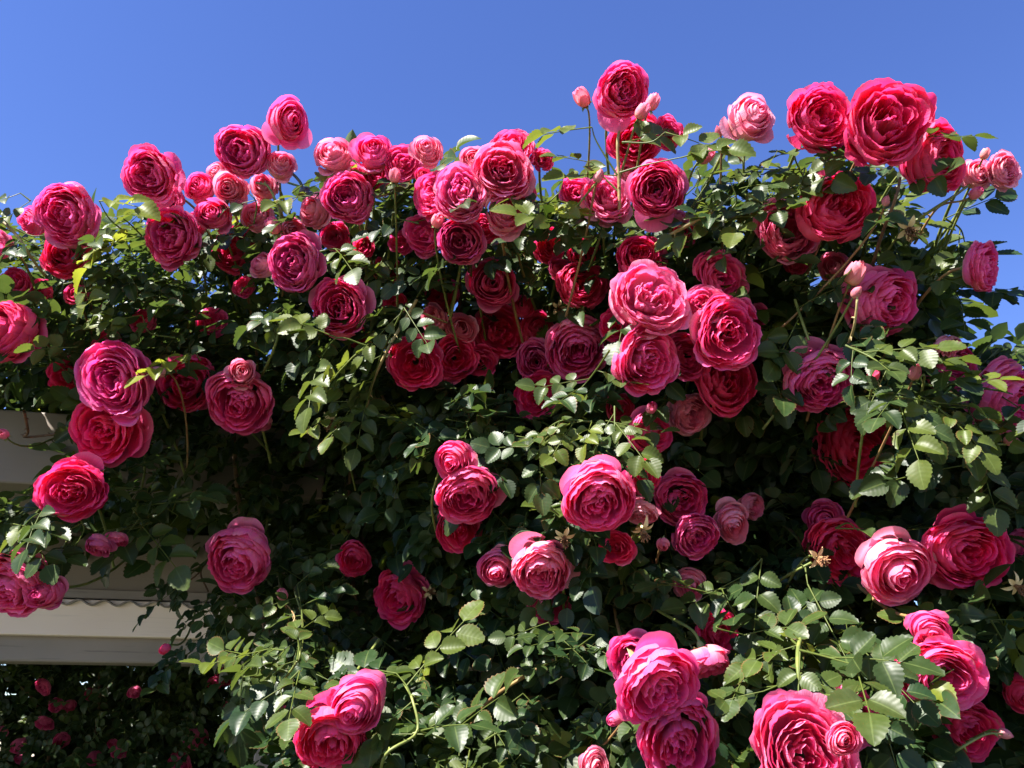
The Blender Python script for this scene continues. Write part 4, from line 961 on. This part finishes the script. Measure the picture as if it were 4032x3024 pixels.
def clear_of_blooms(u, v, d, xdir, size, g, margin, keep):
    """Depth of each leaf, moved behind any bloom that its stalk, middle or tip would stand in front of (a few stay)."""
    xd = unit(xdir)
    for ru, rv, rr, rd in RP:
        k = 1.0 - .22*np.clip((rd - float(surf(ru, rv)) - .05)*8, 0, 1)
        near = np.zeros(len(u), bool)
        for f in (0.0, 1.0, 2.0):
            uu = u + (xd @ R_)*f*size/d*FPX; vv = v - (xd @ U_)*f*size/d*FPX
            near |= (uu-ru)**2 + (vv-rv)**2 < (rr*k+margin)**2
        hit = near & (d < rd + .09) & (g.random(len(u)) > keep)
        d = np.where(hit, rd + .10 + .12*g.random(len(u)), d)
    return d
HOLLOWS = [(1100,1900,430,.30),(780,1780,300,.22),(1500,2250,330,.26),(2150,2650,330,.22),(2920,2000,330,.22),(3480,1900,300,.24),(2150,1720,230,.22),
           (3300,2380,260,.16),(2500,2380,270,.20),(1050,2850,260,.18),(1750,2750,230,.16),(2850,1750,240,.2),(1950,1350,200,.1),(550,1750,250,.15)]
def hollow(u, v):                                         # shaded hollows of the leaf wall, overhung by the growth above
    h = 0*u
    for hu, hv, hr, hd in HOLLOWS: h = np.maximum(h, hd*np.exp(-((u-hu)**2+(v-hv)**2)/(2*(.6*hr)**2)))
    return h
GAPS = [(3970,2845,80),(3487,2412,24),(3515,2465,20),(3310,2345,20),(3560,2800,20),(3625,2905,22),(4000,2375,32),(4015,2580,24),(1815,2565,16),(1830,2700,14)]
def fill(n, off, size, bank, g, poly=MASK, margin=22, keep=.015, youth=.05, face=.55, ext=None):
    u = g.uniform(-450, 4550, n*2); v = g.uniform(560, 3450, n*2); ok = inside(poly, u, v); u, v = u[ok][:n], v[ok][:n]; n = len(u)
    d = surf(u, v) + hollow(u, v) + off(n, u, v)
    # clumps: neighbouring leaves share a bearing
    hole = np.zeros(n, bool)                              # gaps in the thin right-hand side where daylight shows
    for hu, hv, hr in GAPS:
        for f in (0., 1., 2.): hole |= (u-hu)**2 + (v+f*.75*size/d*FPX-hv)**2 < (hr+32)**2
    u, v, d = u[~hole], v[~hole], d[~hole]; n = len(u)
    cu = np.floor(u/190+3*np.sin(v/333)).astype(int)*31 + np.floor(v/170+2*np.sin(u/270)).astype(int)*57 + np.floor(d*6).astype(int)*7
    cr = np.random.default_rng(99).normal(0, 1, (997, 3))[cu % 997]
    nrm = np.array([-.25, -face, .70]) + .28*cr + g.normal(0, .30, (n, 3))
    xdir = np.array([0, -.25, -.55]) + .6*np.roll(cr, 1, 1) + g.normal(0, .55, (n, 3))
    d = clear_of_blooms(u, v, d, xdir, np.full(n, size), g, margin, keep); pos = at(u, v, d)
    yl = np.clip(g.normal(youth, .08, n), 0, 1) + np.where(g.random(n) < .02, .6, 0)
    crest = np.clip(1-(v-900)/500, 0, 1); yl = yl + .12*crest*g.random(n)
    return scatter(bank, pos, xdir, nrm, size*g.uniform(.6, 1.25, n), g.random(n), np.clip(yl, 0, 1), g)
g = np.random.default_rng(77)
def thick(n, u, v):                                       # the crown over the pergola runs far back, the wall of leaves is thinner
    left = np.clip((1000-u)/700, 0, 1)*np.clip((1500-v)/300, 0, 1)
    return left
parts = [fill(2100, lambda n, u, v: g.uniform(-.03, .10, n), .042, LEAF_HI, g, youth=.03),
         fill(2400, lambda n, u, v: .06+g.uniform(0, .22, n)*(1+2*thick(n, u, v)), .046, LEAF_MD, g, margin=14),
         fill(2600, lambda n, u, v: .22+g.uniform(0, .40, n)*(1+1.5*thick(n, u, v)), .052, LEAF_LO, g, margin=10),
         fill(2600, lambda n, u, v: .45+g.uniform(0, .45, n), .062, LEAF_LO, g, margin=0, poly=DEEP)]
Vs, Fs, Ps, base = [], [], [], 0
for V, F, p in parts: Vs.append(V); Fs.append(F+base); Ps.append(p); base += len(V)
fo = link('foliage', fast_mesh('foliage', np.concatenate(Vs)-BO, np.concatenate(Fs), np.concatenate(Ps)), M_LEAF, bush); fo['kind'] = 'stuff'

# ------------------------------------------------------------------ shaded rose hedge and leafy roof added to keep the sun off it
hedge = thing('rose_hedge', 'dark shaded rose hedge seen under the pergola beam', 'rose hedge', (-1.2, 5.0, 0)); HO = np.array([-1.2, 5.0, 0])
def hedge_leaves(n, lo, hi, size, g, face, bank=None):
    pos = g.uniform(lo, hi, (n, 3)); nrm = np.array(face) + g.normal(0, .45, (n, 3)); xd = np.array([0, -.2, -.5]) + g.normal(0, .6, (n, 3))
    return scatter(bank or LEAF_LO, pos, xd, nrm, size*g.uniform(.7, 1.2, n), g.random(n), np.clip(g.normal(.03, .06, n), 0, 1), g)
g = np.random.default_rng(31)
parts = [hedge_leaves(9000, (-4.8, 4.3, -.02), (1.6, 5.0, 3.1), .047, g, (0, -.7, .6), LEAF_MD), hedge_leaves(9000, (-5, 5.4, -.02), (2.2, 6.1, 3.2), .10, g, (0, -.9, .4)), hedge_leaves(8000, (-6, 2.3, 2.5), (1.5, 5.6, 3.0), .085, g, (0, 0, 1)), hedge_leaves(2600, (-3.6, 2.55, 2.50), (.2, 3.2, 2.85), .07, g, (0, -.2, 1))]  # last two sets are roof leaves, added to block the sun
Vs, Fs, Ps, base = [], [], [], 0
for V, F, p in parts: Vs.append(V-HO); Fs.append(F+base); Ps.append(p); base += len(V)
fo = link('foliage', fast_mesh('foliage', np.concatenate(Vs), np.concatenate(Fs), np.concatenate(Ps)), M_LEAF, hedge); fo['kind'] = 'stuff'
for q in range(9):
    gg = np.random.default_rng(400+q); x = gg.uniform(-2.6, 1.4); P = np.array([[x, gg.uniform(-.2, .4), 0], [x+gg.normal(0, .15), 0, .9], [x+gg.normal(0, .3), .05, 1.8], [x+gg.normal(0, .5), gg.uniform(-.5, .2), 2.8]])
    V, F = tubes([(spline(P, 6), np.linspace(.016, .006, 19))], 6); link('cane', fast_mesh('cane', V, F), M_WOODY, hedge)
